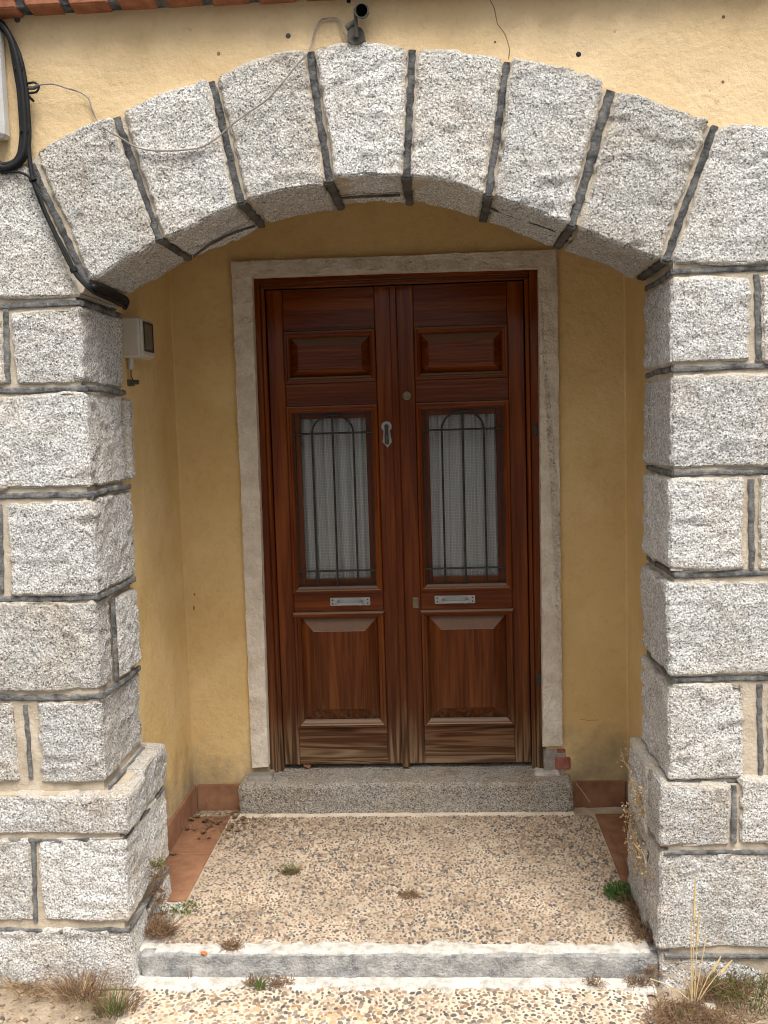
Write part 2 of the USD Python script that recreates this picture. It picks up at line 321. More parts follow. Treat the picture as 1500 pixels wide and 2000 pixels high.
def wood(name, axis, seed=0):
    sc = {'v': (120, 120, 3.5), 'h': (3.5, 120, 120)}[axis]
    sc2 = {'v': (17, 17, .9), 'h': (.9, 17, 17)}[axis]
    mat(name, {
        'g': ('geometry', {}), 'oi': ('object_info', {}), 'off': ('vector_math', {'math_type': 'scale', 'scale': 13.7}), 'cx': ('combine_xyz', {}), 'ad': ('vector_math', {'math_type': 'add'}),
        'w1': ('mapping', {'scale': sc}), 'n1': ('noise_texture', {'scale': 1, 'detail': 5, 'roughness': .6, 'distortion': .6}),
        'w2': ('mapping', {'scale': sc2}), 'n2': ('noise_texture', {'scale': 1, 'detail': 3, 'roughness': .5, 'distortion': 1.0}),
        'wv': ('math', {'math_type': 'multiply', 'value2': 11.0}), 'ws': ('math', {'math_type': 'sine'}), 'wm': ('map_range', {'from_min': -1, 'from_max': 1, 'to_min': 0, 'to_max': 1}),
        'mx': ('mix_float', {'fac': .3}),
        'r': ('rgb_ramp', {'ramp': [(0, (.032, .0058, .0008)), (.3, (.088, .016, .0018)), (.5, (.145, .032, .0035)), (.78, (.205, .054, .0065)), (1, (.26, .085, .013))]}),
        'sx': ('separate_xyz', {}), 'nd': ('noise_texture', {'scale': 1, 'detail': 5, 'roughness': .65}), 'zd': ('math', {'math_type': 'multiply_add', 'value2': .62}), 'zw': ('math', {'math_type': 'multiply_add', 'value2': .34}),
        'rd': ('map_range', {'from_min': 1.25, 'from_max': .55, 'to_min': 0, 'to_max': .85}), 'rw': ('map_range', {'from_min': .56, 'from_max': .34, 'to_min': 0, 'to_max': .9}),
        'w3': ('mapping', {'scale': {'v': (26, 26, 1.3), 'h': (1.3, 26, 26)}[axis]}), 'n5': ('noise_texture', {'scale': 1, 'detail': 2, 'roughness': .45, 'distortion': .5}), 'v3': ('math', {'math_type': 'multiply', 'value2': 34.0}), 's3': ('math', {'math_type': 'sine'}), 'm3': ('map_range', {'from_min': -1, 'from_max': 1, 'to_min': 0, 'to_max': 1}), 'x3': ('mix_float', {'fac': .48}),
        'x4': ('mix_float', {'fac': .25}), 'dr': ('rgb_ramp', {'ramp': [(0, (0.0158, 0.0058, 0.0022)), (.38, (0.0540, 0.0202, 0.0065)), (.7, (0.1044, 0.0461, 0.0158)), (1, (0.1512, 0.0778, 0.0324))]}),
        'wr': ('rgb_ramp', {'ramp': [(0, (.022, .011, .006)), (.25, (.05, .026, .013)), (.5, (.13, .075, .04)), (.75, (.22, .145, .085)), (1, (.30, .22, .145))]}),
        'md': ('mix', {}), 'mw': ('mix', {}),
        'sn': ('separate_xyz', {}), 'du': ('map_range', {'from_min': .25, 'from_max': .6, 'to_min': 0, 'to_max': .55}), 'dm': ('mix', {'color2': (.30, .22, .165)}),
        'b': ('bump', {'strength': .5, 'distance': .0018}), 'p': ('principled_bsdf', {'specular_ior_level': .2}),
        'ro': ('map_range', {'from_min': 0, 'from_max': .8, 'to_min': .5, 'to_max': .85})},
        [('oi.random', 'cx.x'), ('oi.random', 'cx.z'), ('cx.vector', 'off.vector1'), ('g.position', 'ad.vector1'), ('off.vector', 'ad.vector2'), ('ad.vector', 'w1.vector'), ('w1.vector', 'n1.vector'), ('ad.vector', 'w2.vector'), ('w2.vector', 'n2.vector'),
         ('n2.fac', 'wv.value1'), ('wv.value', 'ws.value1'), ('ws.value', 'wm.value'), ('n1.fac', 'mx.a'), ('wm.result', 'mx.b'), ('mx.result', 'r.fac'), ('x4.result', 'dr.fac'), ('ad.vector', 'w3.vector'), ('w3.vector', 'n5.vector'), ('n5.fac', 'v3.value1'), ('v3.value', 's3.value1'), ('s3.value', 'm3.value'), ('mx.result', 'x4.a'), ('m3.result', 'x4.b'), ('n1.fac', 'x3.a'), ('m3.result', 'x3.b'), ('x3.result', 'wr.fac'),
         ('g.position', 'sx.vector'), ('w2.vector', 'nd.vector'), ('nd.fac', 'zd.value1'), ('sx.z', 'zd.value3'), ('zd.value', 'rd.value'), ('nd.fac', 'zw.value1'), ('sx.z', 'zw.value3'), ('zw.value', 'rw.value'),
         ('rd.result', 'md.fac'), ('r.color', 'md.color1'), ('dr.color', 'md.color2'), ('rw.result', 'mw.fac'), ('md.color', 'mw.color1'), ('wr.color', 'mw.color2'),
         ('g.normal', 'sn.vector'), ('sn.z', 'du.value'), ('du.result', 'dm.fac'), ('mw.color', 'dm.color1'), ('dm.color', 'p.base_color'),
         ('rd.result', 'ro.value'), ('ro.result', 'p.roughness'), ('mx.result', 'b.height'), ('b.normal', 'p.normal')])
wood('wood_upright', 'v'); wood('wood_across', 'h')

PEB = [(.50, .37, .24), (.34, .21, .12), (.20, .15, .115), (.62, .52, .40), (.40, .29, .2), (.27, .25, .24), (.55, .36, .2)]
mat('pebble_mix', {'g': ('geometry', {}), 'tn': ('attribute', {'attribute': 'edge'}), 'r': ('rgb_ramp', {'ramp': [(0, (.07, .067, .07)), (.15, (.115, .10, .095)), (.28, (.20, .14, .095)), (.46, (.31, .225, .15)), (.6, (.18, .145, .115)), (.76, (.37, .28, .195)), (.88, (.48, .385, .285)), (.95, (.33, .20, .12)), (1, (.56, .48, .39))]}),
                   'n': ('noise_texture', {'scale': 160, 'detail': 3}), 'nr': ('rgb_ramp', {'ramp': [(0, (.6, .6, .6)), (.6, (.95, .95, .95)), (1, (.95, .95, .95))]}), 'm': ('mix', {'mix_type': 'multiply', 'fac': .7}), 'p': ('principled_bsdf', {'roughness': .7, 'specular_ior_level': .3})},
    [('tn.fac', 'r.fac'), ('r.color', 'm.color1'), ('g.position', 'n.vector'), ('n.fac', 'nr.fac'), ('nr.color', 'm.color2'), ('m.color', 'p.base_color')])
for i, c in enumerate(PEB):
    rough_mat('pebble_tone_%d' % i, tuple(np.array(c) * .85), c, 90, .2, .001, 200, rough=.7)

mat('glass_pane', {'t': ('transparent_bsdf', {'color': (.93, .93, .92)}), 'gl': ('glossy_bsdf', {'roughness': .03, 'color': (1, 1, 1)}), 'f': ('fresnel', {'IOR': 1.45}), 'm': ('mix_closure', {})},
    [('f.fac', 'm.fac'), ('t.BSDF', 'm.closure1'), ('gl.BSDF', 'm.closure2')], surface='m.closure')
mat('lace', {'g': ('geometry', {}), 'n': ('noise_texture', {'scale': 60, 'detail': 3}), 'r': ('rgb_ramp', {'ramp': [(0, (.70, .70, .68)), (1, (.82, .815, .80))]}), 'd': ('principled_bsdf', {'roughness': .95, 'specular_ior_level': .1}), 't': ('translucent_bsdf', {'color': (.45, .45, .43)}), 'm': ('mix_closure', {'fac': .15})},
    [('g.position', 'n.vector'), ('n.fac', 'r.fac'), ('r.color', 'd.base_color'), ('d.BSDF', 'm.closure1'), ('t.BSDF', 'm.closure2')], surface='m.closure')

# ------------------------------------------------------------------ the survey
REV = .36                    # depth of the stone jambs
D = 1.12                     # the back wall of the recess
WL, WR = -.879, .892         # its side walls
ZP = -.082                   # level of the path in front; the porch floor is z = 0

# ------------------------------------------------------------------ ground, path, porch floor
rnd = np.random.RandomState(3)
def grid_sheet(x0, x1, y0, y1, n, m, zf):
    X, Y = np.meshgrid(np.linspace(x0, x1, n), np.linspace(y0, y1, m), indexing='ij')
    Z = zf(X, Y); v = np.stack([X, Y, Z], -1).reshape(-1, 3); i = np.arange(n * m).reshape(n, m)
    q = np.stack([i[:-1, :-1], i[1:, :-1], i[1:, 1:], i[:-1, 1:]], -1).reshape(-1, 4)
    return trimesh.Trimesh(v, np.vstack([q[:, [0, 1, 2]], q[:, [0, 2, 3]]]), process=False)
gs = []
obj('ground', grid_sheet(-60, 60, -60, 60, 3, 3, lambda X, Y: 0 * X + ZP - .035), 'asphalt', kind='structure')
obj('verge', grid_sheet(-2.2, 2.4, -.9, .1, 300, 80, lambda X, Y: ZP - .014 + .006 * (meshkit.fbm(np.stack([X * 45, Y * 45, 0 * X], -1), 3, 8) - .5) + .014 * (meshkit.fbm(np.stack([X * 7, Y * 7, 0 * X], -1), 4, 2) - .5)), 'soil', smooth=True, kind='structure')

_ico = trimesh.creation.icosphere(subdivisions=1)
_ico.update_faces(_ico.triangles_center[:, 2] > -.25); _ico.remove_unreferenced_vertices()      # pebbles sit half in the cement
def pebble(x, y, z, a, b, rot, h, r):
    v = _ico.vertices * (1 + .16 * (r.rand(len(_ico.vertices), 1) - .5))
    v = v * [a, b, h]
    c, s = math.cos(rot), math.sin(rot)
    v = np.stack([v[:, 0] * c - v[:, 1] * s + x, v[:, 0] * s + v[:, 1] * c + y, v[:, 2] + z], 1)
    return trimesh.Trimesh(v, _ico.faces, process=False)

def scatter(x0, x1, y0, y1, dmin, r, keep=1.0):
    pts = []; cell = dmin; gridd = {}
    for _ in range(int((x1 - x0) * (y1 - y0) / dmin ** 2 * 6)):
        p = (r.uniform(x0, x1), r.uniform(y0, y1)); k = (int(p[0] / cell), int(p[1] / cell)); ok = True
        for i in (-1, 0, 1):
            for j in (-1, 0, 1):
                for q in gridd.get((k[0] + i, k[1] + j), ()):
                    if (q[0] - p[0]) ** 2 + (q[1] - p[1]) ** 2 < dmin ** 2: ok = False
        if ok: gridd.setdefault(k, []).append(p); pts.append(p)
    return pts

def ragged(x0, x1, f0, f1, zf, seed, step=.008, thick=.003):
    """A thin smear of cement between the curves f0(x) and f1(x); zf(x, y) is the surface under it."""
    xs_ = np.arange(x0, x1 + step, step); n = 7; top = []
    for x in xs_:
        a, b = f0(x), f1(x)
        for t in np.linspace(0, 1, n):
            y = a + (b - a) * t; top.append((x, y, zf(x, y) + thick * math.sin(math.pi * min(1, max(0, t))) ** .5 - .0012))
    v = np.array(top); N = len(xs_); i = np.arange(N * n).reshape(N, n)
    q = np.stack([i[:-1, :-1], i[1:, :-1], i[1:, 1:], i[:-1, 1:]], -1).reshape(-1, 4)
    v[:, 2] += .0022 * (meshkit.fbm(v * 60 + seed, 3, seed) - .5)
    lo_ = v - [0, 0, thick + .004]; m_ = N * n
    f = np.vstack([q[:, [0, 1, 2]], q[:, [0, 2, 3]], q[:, [0, 2, 1]] + m_, q[:, [0, 3, 2]] + m_])
    bd = []
    for k in range(N - 1):
        for a, b in ((i[k, 0], i[k + 1, 0]), (i[k + 1, -1], i[k, -1])): bd += [(a, b + m_, b), (a, a + m_, b + m_)]
    m = trimesh.Trimesh(np.vstack([v, lo_]), np.vstack([f, bd]), process=False)
    return m
def wob(c, amp, sc, seed):
    return lambda x: c + amp * 2 * (meshkit.fbm(np.array([[x * sc, seed * 3.7, 0.]]), 4, seed)[0] - .5)
singles = [0]
def pebble_tile(parent, x0, x1, y0, y1, z, seed, bed, single=False):
    r = np.random.RandomState(seed); g = .0008
    tl = obj('paving_tile', bx(x0 + g, x1 - g, y0 + g, y1 - g, z - .03, z + .0007 * (seed % 3 - 1), .0015), bed, parent)
    ms = []
    for (x, y) in scatter(x0 + .003, x1 - .003, y0 + .003, y1 - .003, .0112 if single else .0090, r):
        a = (.0048 + .0062 * r.rand() ** 1.5) if single else (.0040 + .0046 * r.rand() ** 1.5); m = pebble(x, y, z - .0005, a, a * r.uniform(.5, .85), r.uniform(0, math.pi), r.uniform(.003, .0055), r)
        if single and singles[0] < 300 and -.24 < y < -.125 and r.rand() < .75:
            singles[0] += 1; obj('pebble', m, 'pebble_tone_%d' % r.randint(len(PEB)), tl, smooth=True)
        else: ms.append(m)
    if ms: obj('pebble_cover', ms, 'pebble_mix', tl, smooth=True, kind='stuff', edge=np.repeat(r.rand(len(ms)), len(_ico.vertices)))
    return tl

path = thing('front_path', kind='structure')
xs = [-.765, -.405, -.035, .335, .705]
for row, (ya, yb) in enumerate([(-.405, -.045), (-.765, -.405)]):
    for i in range(4):
        pebble_tile(path, xs[i], xs[i + 1], ya, yb, ZP, 50 + row * 10 + i, 'tile_bed', single=True)
obj('path_bed', bx(-.775, .715, -.775, -.01, ZP - .03, ZP - .0035), 'cement_white', path)
def lumpy_strip(x0, x1, y0, y1, z0, z1, seed, amp=.006, n=160):
    def fn(u, v, w):
        return np.array([x0 + (x1 - x0) * u, y0 + (y1 - y0) * v, z0 + (z1 - z0) * w])
    return rock(fn, (x1 - x0, y1 - y0, z1 - z0), r=min(.006, .4 * (z1 - z0)), res=(.012, .012, .012), rough=amp * .6, wave=amp, bulge=0, seed=seed)[0]
obj('cement_fillet', ragged(-.79, .74, wob(-.055, .045, 21, 1), lambda x: .004, lambda x, y: ZP + .0025 + max(0, (y + .03) * .22), 4, thick=.004), 'cement_white', path, smooth=50)

porch = thing('porch_floor', kind='structure')
obj('bed', bx(-.87, .885, .02, 1.30, -.13, -.034), 'cement_white', porch)
obj('joint_grout', bx(-.71, .740, .045, 1.015, -.03, -.0012), 'tile_bed_dusty', porch)
fx = [-.705, -.335, .0, .335, .62, .735]
fy = [.050, .350, .675, 1.01]
for j in range(3):
    for i in range(5):
        pebble_tile(porch, fx[i], fx[i + 1], fy[j], fy[j + 1], 0, 100 + j * 10 + i, 'tile_bed_dusty')
obj('back_screed', lumpy_strip(-.87, .885, 1.012, 1.10, -.06, -.004, 9, .003), 'tile_bed_dusty', porch, smooth=True)
for k, (ya, yb) in enumerate([(.33, .68), (.685, 1.03)]):
    obj('border_tile', bx(-.872, -.712, ya, yb, -.03, -.002, .003), 'terracotta', porch)
    obj('border_tile', bx(.742, .885, ya, yb, -.03, -.002, .003), 'terracotta', porch)
obj('side_screed', [lumpy_strip(-.80, -.71, .03, .325, -.05, -.006, 5, .004), lumpy_strip(.742, .80, .03, .325, -.05, -.006, 6, .004)], 'cement_white', porch, smooth=True)
obj('step_edge', lumpy_strip(-.722, .742, .002, .052, -.012, .0005, 7, .003), 'cement_white', porch, smooth=True)
obj('cement_smear', ragged(-.722, .742, lambda x: .004, wob(.052, .055, 24, 2), lambda x, y: .002, 6, thick=.0035), 'cement_white', porch, smooth=50)
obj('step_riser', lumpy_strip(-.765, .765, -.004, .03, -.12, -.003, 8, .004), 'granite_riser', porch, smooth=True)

# ------------------------------------------------------------------ plaster facade above the arch
EXT = [(60, 300), (150, 250), (228, 225), (330, 176), (412, 153), (500, 113), (603, 96), (700, 85), (804, 92), (900, 102), (990, 116), (1090, 130), (1195, 172), (1300, 205), (1390, 238)]
ex = [at(x, y, 1, .0) for x, y in EXT]
low = [(p[0] * .97, p[2] - .09) for p in ex]
pol = Polygon([(-2.6, 4.6), (-2.6, 2.20), (low[0][0] - .05, 2.20)] + low + [(low[-1][0] + .02, 2.22), (2.8, 2.22), (2.8, 4.6)])
wall = thing('facade_wall', 'ochre plastered upper wall above the stone arch, cracked and pitted', 'wall')
fm = prism_y(pol, .022, REV - .03)
obj('plaster_face', fm, 'plaster_facade', wall)
cr = [at(x, y, 1, .022) for x, y in [(958, -40), (958, 0), (968, 25), (972, 48), (984, 62), (992, 82), (996, 105), (992, 118)]]
cm = ribbon(resample(cr, .01) + .0012 * np.random.RandomState(1).randn(len(resample(cr, .01)), 3) * [1, 0, 1], (0, -1, 0), .0024, .0005, 3, .01)
obj('crack', cm, 'dry_brown', wall)
def pit(px, py, r, mtl, nm):
    p = at(px, py, 1, .022); m = trimesh.creation.icosphere(subdivisions=2, radius=r); m.vertices *= [1, .25, 1]; m.apply_translation(p + [0, -.0004, 0]); obj(nm, m, mtl, wall)
pit(563, 70, .007, 'bracket_grey', 'screw_head'); pit(1130, 106, .007, 'cable_black', 'drill_hole'); pit(34, 38, .009, 'bracket_grey', 'screw_head'); pit(1412, 160, .004, 'dry_brown', 'drill_hole'); pit(427, 105, .005, 'dry_brown', 'drill_hole'); pit(681, 2, .006, 'cable_black', 'drill_hole'); pit(967, 82, .003, 'dry_brown', 'drill_hole'); pit(1413, 33, .0045, 'dry_brown', 'drill_hole')
def scratch(pts, y, w, parent, seed):
    P = resample([at(a, b, 1, y) for a, b in pts], .008); P = P + .0010 * np.random.RandomState(seed).randn(len(P), 3) * [1, 0, 1]
    obj('crack', ribbon(P, (0, -1, 0), w, .0005, seed, .008), 'dry_brown', parent)
# brick string course
led = thing('brick_ledge', 'projecting course of red header bricks above the ochre wall', 'ledge')
zb = at(250, 13, 1, -.045)[2] + .016
r = np.random.RandomState(5)
x = -2.45
lo, hi = [], []
while x < 2.6:
    w = .126 + r.uniform(-.006, .006)
    def fnb(u, v, w_, x=x, w=w, dz=r.uniform(-.003, .003), dy=r.uniform(-.006, .004)):
        return np.array([x + (w - .024) * u + .02 * (1 - w_) * (1 - v) * .8, -.045 + dy + .16 * v, zb + dz + .055 * w_])
    obj('brick', rock(fnb, (w - .016, .16, .055), r=.006, res=(.03, .05, .03), rough=.001, wave=.002, bulge=0, seed=int(x * 100) % 91)[0], 'brick_red', led, smooth=True)
    x += w
obj('mortar_bed', [bx(-2.45, 2.6, -.033, .1, zb + .004, zb + .06), bx(-2.45, 2.6, -.06, .1, zb + .06, zb + .15)], 'mortar_dark', led)

# ------------------------------------------------------------------ stone arch
arch = thing('stone_arch', 'shallow arch of pale granite wedge stones with black pointing', 'arch')
# joints on the face: (top pixel, bottom pixel)
J = [((50, 300), (172, 556)), ((228, 230), (311, 468)), ((414, 160), (471, 396)), ((606, 102), (643, 356)), ((806, 98), (793, 346)), ((990, 122), (954, 383)), ((1192, 178), (1117, 441)), ((1396, 246), (1299, 510))]
TOP = [(148, 252), (325, 180), (508, 113), (705, 85), (902, 102), (1092, 131), (1302, 205)]
BOT = [(240, 512), (392, 436), (562, 372), (718, 345), (872, 355), (1040, 412), (1208, 478)]
BOTE = [[(178, 548), (308, 472)], [(322, 468), (462, 402)], [(484, 392), (634, 366)], [(654, 346), (786, 346)], [(802, 345), (946, 382)], [(964, 386), (1108, 440)], [(1130, 446), (1286, 508)]]
TOPE = [[(66, 294), (218, 230)], [(240, 216), (404, 158)], [(424, 150), (596, 97)], [(614, 92), (797, 91)], [(815, 94), (982, 115)], [(1000, 112), (1180, 158)], [(1205, 174), (1384, 237)]]
def q2(a, m, b, t):   # quadratic through a, m, b
    return a * (1 - t) * (1 - 2 * t) + m * 4 * t * (1 - t) + b * t * (2 * t - 1)
for i in range(7):
    y0 = [-.004, -.010, -.006, -.012, -.004, -.010, -.006][i]
    bl, br = [at(*p, 1, 0) for p in BOTE[i]]; tl, tr = [at(*p, 1, 0) for p in TOPE[i]]
    bm, tm = at(*BOT[i], 1, 0), at(*TOP[i], 1, 0)
    dep = REV - .02
    def fn(u, v, w, bl=bl, br=br, tl=tl, tr=tr, bm=bm, tm=tm, y0=y0, dep=dep):
        lo_, hi_ = q2(bl, bm, br, u), q2(tl, tm, tr, u)
        p = lo_ * (1 - w) + hi_ * w
        return np.array([p[0], y0 + dep * v, p[2]])
    L = (np.linalg.norm((bl + tl) / 2 - (br + tr) / 2), dep, np.linalg.norm(bm - tm))
    m, e = rock(fn, L, r=.009, seed=i + 1, bulge=.003, wave=.0065, rough=.005, res=(.009, .014, .009), free=('v0', 'v1', 'w0'))
    obj('voussoir', m, ['granite_warm', 'granite', 'granite_warm', 'granite', 'granite_warm', 'granite', 'granite_warm'][i], arch, smooth=True, edge=e)
# springing blocks left and right of the ring
def quad_stone(px, y0, y1, seed, mtl, parent, name='stone', **kw):
    """px: pixel corners bottom-left, bottom-right, top-right, top-left of a face on the facade plane."""
    P = [at(*p, 1, 0) for p in px]
    def fn(u, v, w):
        p = (P[0] * (1 - u) + P[1] * u) * (1 - w) + (P[3] * (1 - u) + P[2] * u) * w
        return np.array([p[0], y0 + (y1 - y0) * v, p[2]])
    L = (np.linalg.norm((P[0] + P[3]) / 2 - (P[1] + P[2]) / 2), y1 - y0, np.linalg.norm((P[0] + P[1]) / 2 - (P[2] + P[3]) / 2))
    m, e = rock(fn, L, seed=seed, **kw)
    obj(name, m, mtl, parent, smooth=True, edge=e)
kw = dict(r=.009, bulge=.003, wave=.0065, rough=.005, res=(.010, .022, .010))
quad_stone([(-160, 584), (160, 580), (52, 322), (-160, 345)], -.006, REV - .02, 21, 'granite_warm', arch, 'springer', **kw)
quad_stone([(1312, 516), (1700, 514), (1700, 242), (1404, 246)], -.006, REV - .02, 22, 'granite', arch, 'springer', **kw)
# mortar core of the ring, set back from the stone faces
core_b = [at(x, y, 1, 0) for x, y in [(-160, 584), (160, 580)]] + [at(x, y, 1, 0) for x, y in [(178, 548), (240, 512), (313, 474), (392, 436), (472, 400), (562, 374), (643, 360), (718, 347), (791, 350), (872, 357), (952, 386), (1040, 414), (1120, 444), (1208, 480), (1290, 512), (1312, 516), (1700, 514)]]
core_t = [at(x, y, 1, 0) for x, y in [(-160, 345), (52, 310)] + EXT + [(1404, 246), (1700, 242)]]
cb = Polygon([(p[0], p[2] + .012) for p in core_b] + [(p[0], p[2] - .012) for p in core_t[::-1]]).buffer(0)
obj('mortar_bed', prism_y(cb, .006, REV - .035), 'mortar_tan', arch)
for i, (a, b) in enumerate(J):
    A, B = at(*a, 1, .005), at(*b, 1, .005)
    if i == 0: A = at(62, 322, 1, .005)
    nn = int(np.linalg.norm(A - B) / .02)
    pts = np.linspace(A, B, nn); pts[:, 0] += .004 * (meshkit.noise(pts * 9 + i, i) - .5)
    obj('pointing', ribbon(pts, (0, -1, 0), .021 if i != 6 else .026, .005, i, .006, .42), 'mortar_dark', arch, smooth=50)
    # along the soffit
    tdir = np.array([B[0] - A[0], 0, B[2] - A[2]]); nrm = tdir / np.linalg.norm(tdir)
    base = B + nrm * .0015
    s = np.array([base + [0, t, 0] for t in np.linspace(0.0, REV - .03, 20)])
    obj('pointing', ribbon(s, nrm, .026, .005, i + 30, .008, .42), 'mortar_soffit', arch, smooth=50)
# soffit cracks between front and rear halves of three stones
for k, (pts, hy) in enumerate([([(650, 388), (700, 383), (782, 380)], .20), ([(378, 500), (425, 468), (498, 440)], .22), ([(958, 406), (1030, 430), (1104, 456)], .14)]):
    P = []
    for (x, y) in pts:
        q = at(x, y, 1, hy); P.append(q)
    P = smooth_path(P, .01) + np.array([0, 0, -.002])
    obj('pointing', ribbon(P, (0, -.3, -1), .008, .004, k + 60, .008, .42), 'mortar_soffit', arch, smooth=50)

# ------------------------------------------------------------------ stone pillars
def zpx(px, py, y=0.): return at(px, py, 1, y)[2]
def xpx(px, py, y=0.): return at(px, py, 1, y)[0]

def pillar(label, rows, seams, beds, side, base_top, xe, xb, xout):
    """rows: front rectangles in pixels (x0, y0, x1, y1, y-front, depth-end, material); side: -1 left, +1 right."""
    t = thing('stone_pillar', label, 'pillar', 'granite pillars carrying the arch')
    for n, (x0, y0, x1, y1, yf, ye, mtl) in enumerate(rows):
        y0 -= 2; y1 += 2; x0 -= 2 if side < 0 or x0 > 1330 else 0; x1 += 2 if side > 0 or x1 < 140 else 0
        cx, cyy = (max(0, x0) + min(1500, x1)) / 2, (y0 + y1) / 2
        X0 = xpx(x0, cyy, yf) if -1 < x0 else xout
        X1 = xpx(x1, cyy, yf) if x1 < 1501 else xout
        Z0, Z1 = zpx(cx, y1, yf), zpx(cx, y0, yf)
        m, e = rbox(X0, X1, yf, ye, Z0, Z1, skew=.006, r=.009, bulge=.003, wave=.0065, rough=.005, res=(.009, .014, .009), seed=200 + n + (50 if side > 0 else 0), free=('v0', 'u1' if side < 0 and 140 < x1 < 300 else 'u0' if side > 0 and x0 < 1330 else 'v0'))
        obj('stone', m, mtl, t, smooth=True, edge=e)
    return t

G, GW, GB = 'granite', 'granite_warm', 'granite_base'
WF = -.006
LP = pillar('left granite pillar of the arch, below the cable bundle', [
    (25, 604, 158, 750, WF, REV, G), (-200, 620, 3, 745, WF, REV, GW),
    (-200, 772, 172, 955, WF, .315, G),
    (15, 982, 184, 1160, WF, REV, G), (-200, 980, -12, 1160, WF, REV, G),
    (-200, 1180, 192, 1352, WF, .115, GW),
    (78, 1374, 204, 1526, WF, REV, G), (-200, 1374, 32, 1526, WF, REV, GW),
    (-200, 1556, 252, 1626, -.035, .15, GB),
    (78, 1643, 250, 1800, -.035, .40, GB), (-200, 1645, 58, 1798, -.035, .3, G),
    (-200, 1816, 258, 1935, -.035, .14, GB)], None, None, -1, 0, 0, 0, -1.75)
RP = pillar('right granite pillar of the arch, beside the plain wall corner', [
    (1312, 542, 1464, 706, WF, REV, G), (1492, 540, 1760, 705, WF, REV, GW),
    (1314, 732, 1760, 910, WF, REV, G),
    (1308, 936, 1454, 1110, WF, REV, G), (1484, 932, 1760, 1110, WF, REV, GW),
    (1306, 1136, 1760, 1316, WF, REV, G),
    (1309, 1340, 1454, 1521, WF, REV, G), (1500, 1338, 1760, 1518, WF, REV, GW),
    (1290, 1536, 1424, 1652, -.03, .13, GB), (1446, 1530, 1760, 1645, -.03, .3, G),
    (1287, 1664, 1760, 1850, -.03, .13, GB),
    (1288, 1864, 1760, 1960, -.02, .2, GB)], None, None, 1, 0, 0, 0, 1.95)
def side_stone(parent, xa, xb, ya, yb, za, zb_, seed, mtl):
    m, e = rbox(xa, xb, ya, yb, za, zb_, skew=.006, r=.009, bulge=0, wave=.0065, rough=.005, res=(.02, .010, .010), seed=seed, free=('u0', 'u1'))
    obj('stone', m, mtl, parent, smooth=True, edge=e)
xl, xr = -.829, .808
side_stone(LP, -1.0, xl + .004, .335, REV + .02, zpx(170, 950), zpx(170, 775), 301, 'granite_warm')
side_stone(LP, -1.0, xl + .002, .145, REV, zpx(192, 1348), zpx(192, 1184), 302, G)
side_stone(LP, -1.0, -.777, .150, .41, zpx(248, 1626), zpx(248, 1535), 303, GB)
side_stone(LP, -1.0, -.775, .145, .392, zpx(254, 1935), zpx(254, 1818), 304, GB)
side_stone(RP, .760, 1.0, .135, .40, zpx(1290, 1690), zpx(1290, 1528), 305, GB)
side_stone(RP, .755, 1.0, .135, .41, zpx(1285, 1900), zpx(1285, 1700), 306, GB)
# mortar cores
ztopL, ztopR = zpx(160, 582), zpx(1312, 518)
zLb, zRb = zpx(210, 1545), zpx(1310, 1530)
obj('mortar_bed', [bx(-1.74, xl - .020, .004, REV - .012, zLb, ztopL + .02), bx(-1.74, -.800, -.027, .39, -.14, zLb)], 'mortar_tan', LP)
obj('mortar_bed', [bx(xr + .006, 1.94, .004, REV - .012, zRb, ztopR + .02), bx(.790, 1.94, -.021, .39, -.14, zRb)], 'mortar_tan', RP)
def bed(parent, py, pxc, side, w=.026, front=True, rev=True, base=False, xout=None, seed=0, y_rev0=None, drop=0):
    z = zpx(pxc, py)
    yf = -.028 if base else .003
    edge = (-.785 if base else xl - .005) if side < 0 else (.776 if base else xr + .005)
    out = -1.7 if side < 0 else 1.9
    if front:
        xs_ = np.linspace(out, edge, 60); pts = np.stack([xs_, np.full(60, yf), z + .006 * (meshkit.noise(np.stack([xs_ * 7, xs_ * 0 + seed, xs_ * 0], 1), seed) - .5)], 1)
        obj('pointing', ribbon(pts, (0, -1, 0), w * .62, .005, seed, .006, .42), 'mortar_grey', parent, smooth=50)
    if rev:
        ys = np.linspace(y_rev0 if y_rev0 is not None else yf, (.385 if base else REV - .01), 24); pts = np.stack([np.full(24, edge), ys, z + drop * (ys - yf) + .006 * (meshkit.noise(np.stack([ys * 9, ys * 0 + seed, ys * 0], 1), seed) - .5)], 1)
        obj('pointing', ribbon(pts, (-side, 0, 0), w * .6, .005, seed + 7, .006, .42), 'mortar_grey', parent, smooth=50)
for k, py in enumerate([592, 760, 967, 1170, 1362]): bed(LP, py, 120, -1, .030, seed=k + 1)
bed(LP, 1540, 120, -1, .022, front=False, seed=9)
bed(LP, 1634, 120, -1, .020, base=True, seed=10, front=True); bed(LP, 1808, 120, -1, .022, base=True, seed=11)
for k, py in enumerate([528, 718, 922, 1122, 1328, 1527]): bed(RP, py, 1400, 1, .028, seed=k + 21)
bed(RP, 1658, 1400, 1, .020, base=True, seed=31, rev=False); bed(RP, 1857, 1400, 1, .022, base=True, seed=32, rev=False)
bed(RP, 1695, 1290, 1, .016, base=True, seed=33, front=False)
def vert(parent, px0, py0, px1, py1, w, base=False, seed=0):
    yf = -.027 if base else .004
    obj('pointing', ribbon(np.linspace(at(px0, py0, 1, yf), at(px1, py1, 1, yf), 12), (0, -1, 0), w * .72, .006, seed, .006, .42), 'mortar_grey', parent, smooth=50)
vert(LP, 12, 604, 16, 748, .026, seed=41); vert(LP, 0, 985, 4, 1158, .024, seed=42); vert(LP, 50, 1376, 62, 1520, .020, seed=43); vert(LP, 66, 1640, 70, 1800, .022, True, 44)
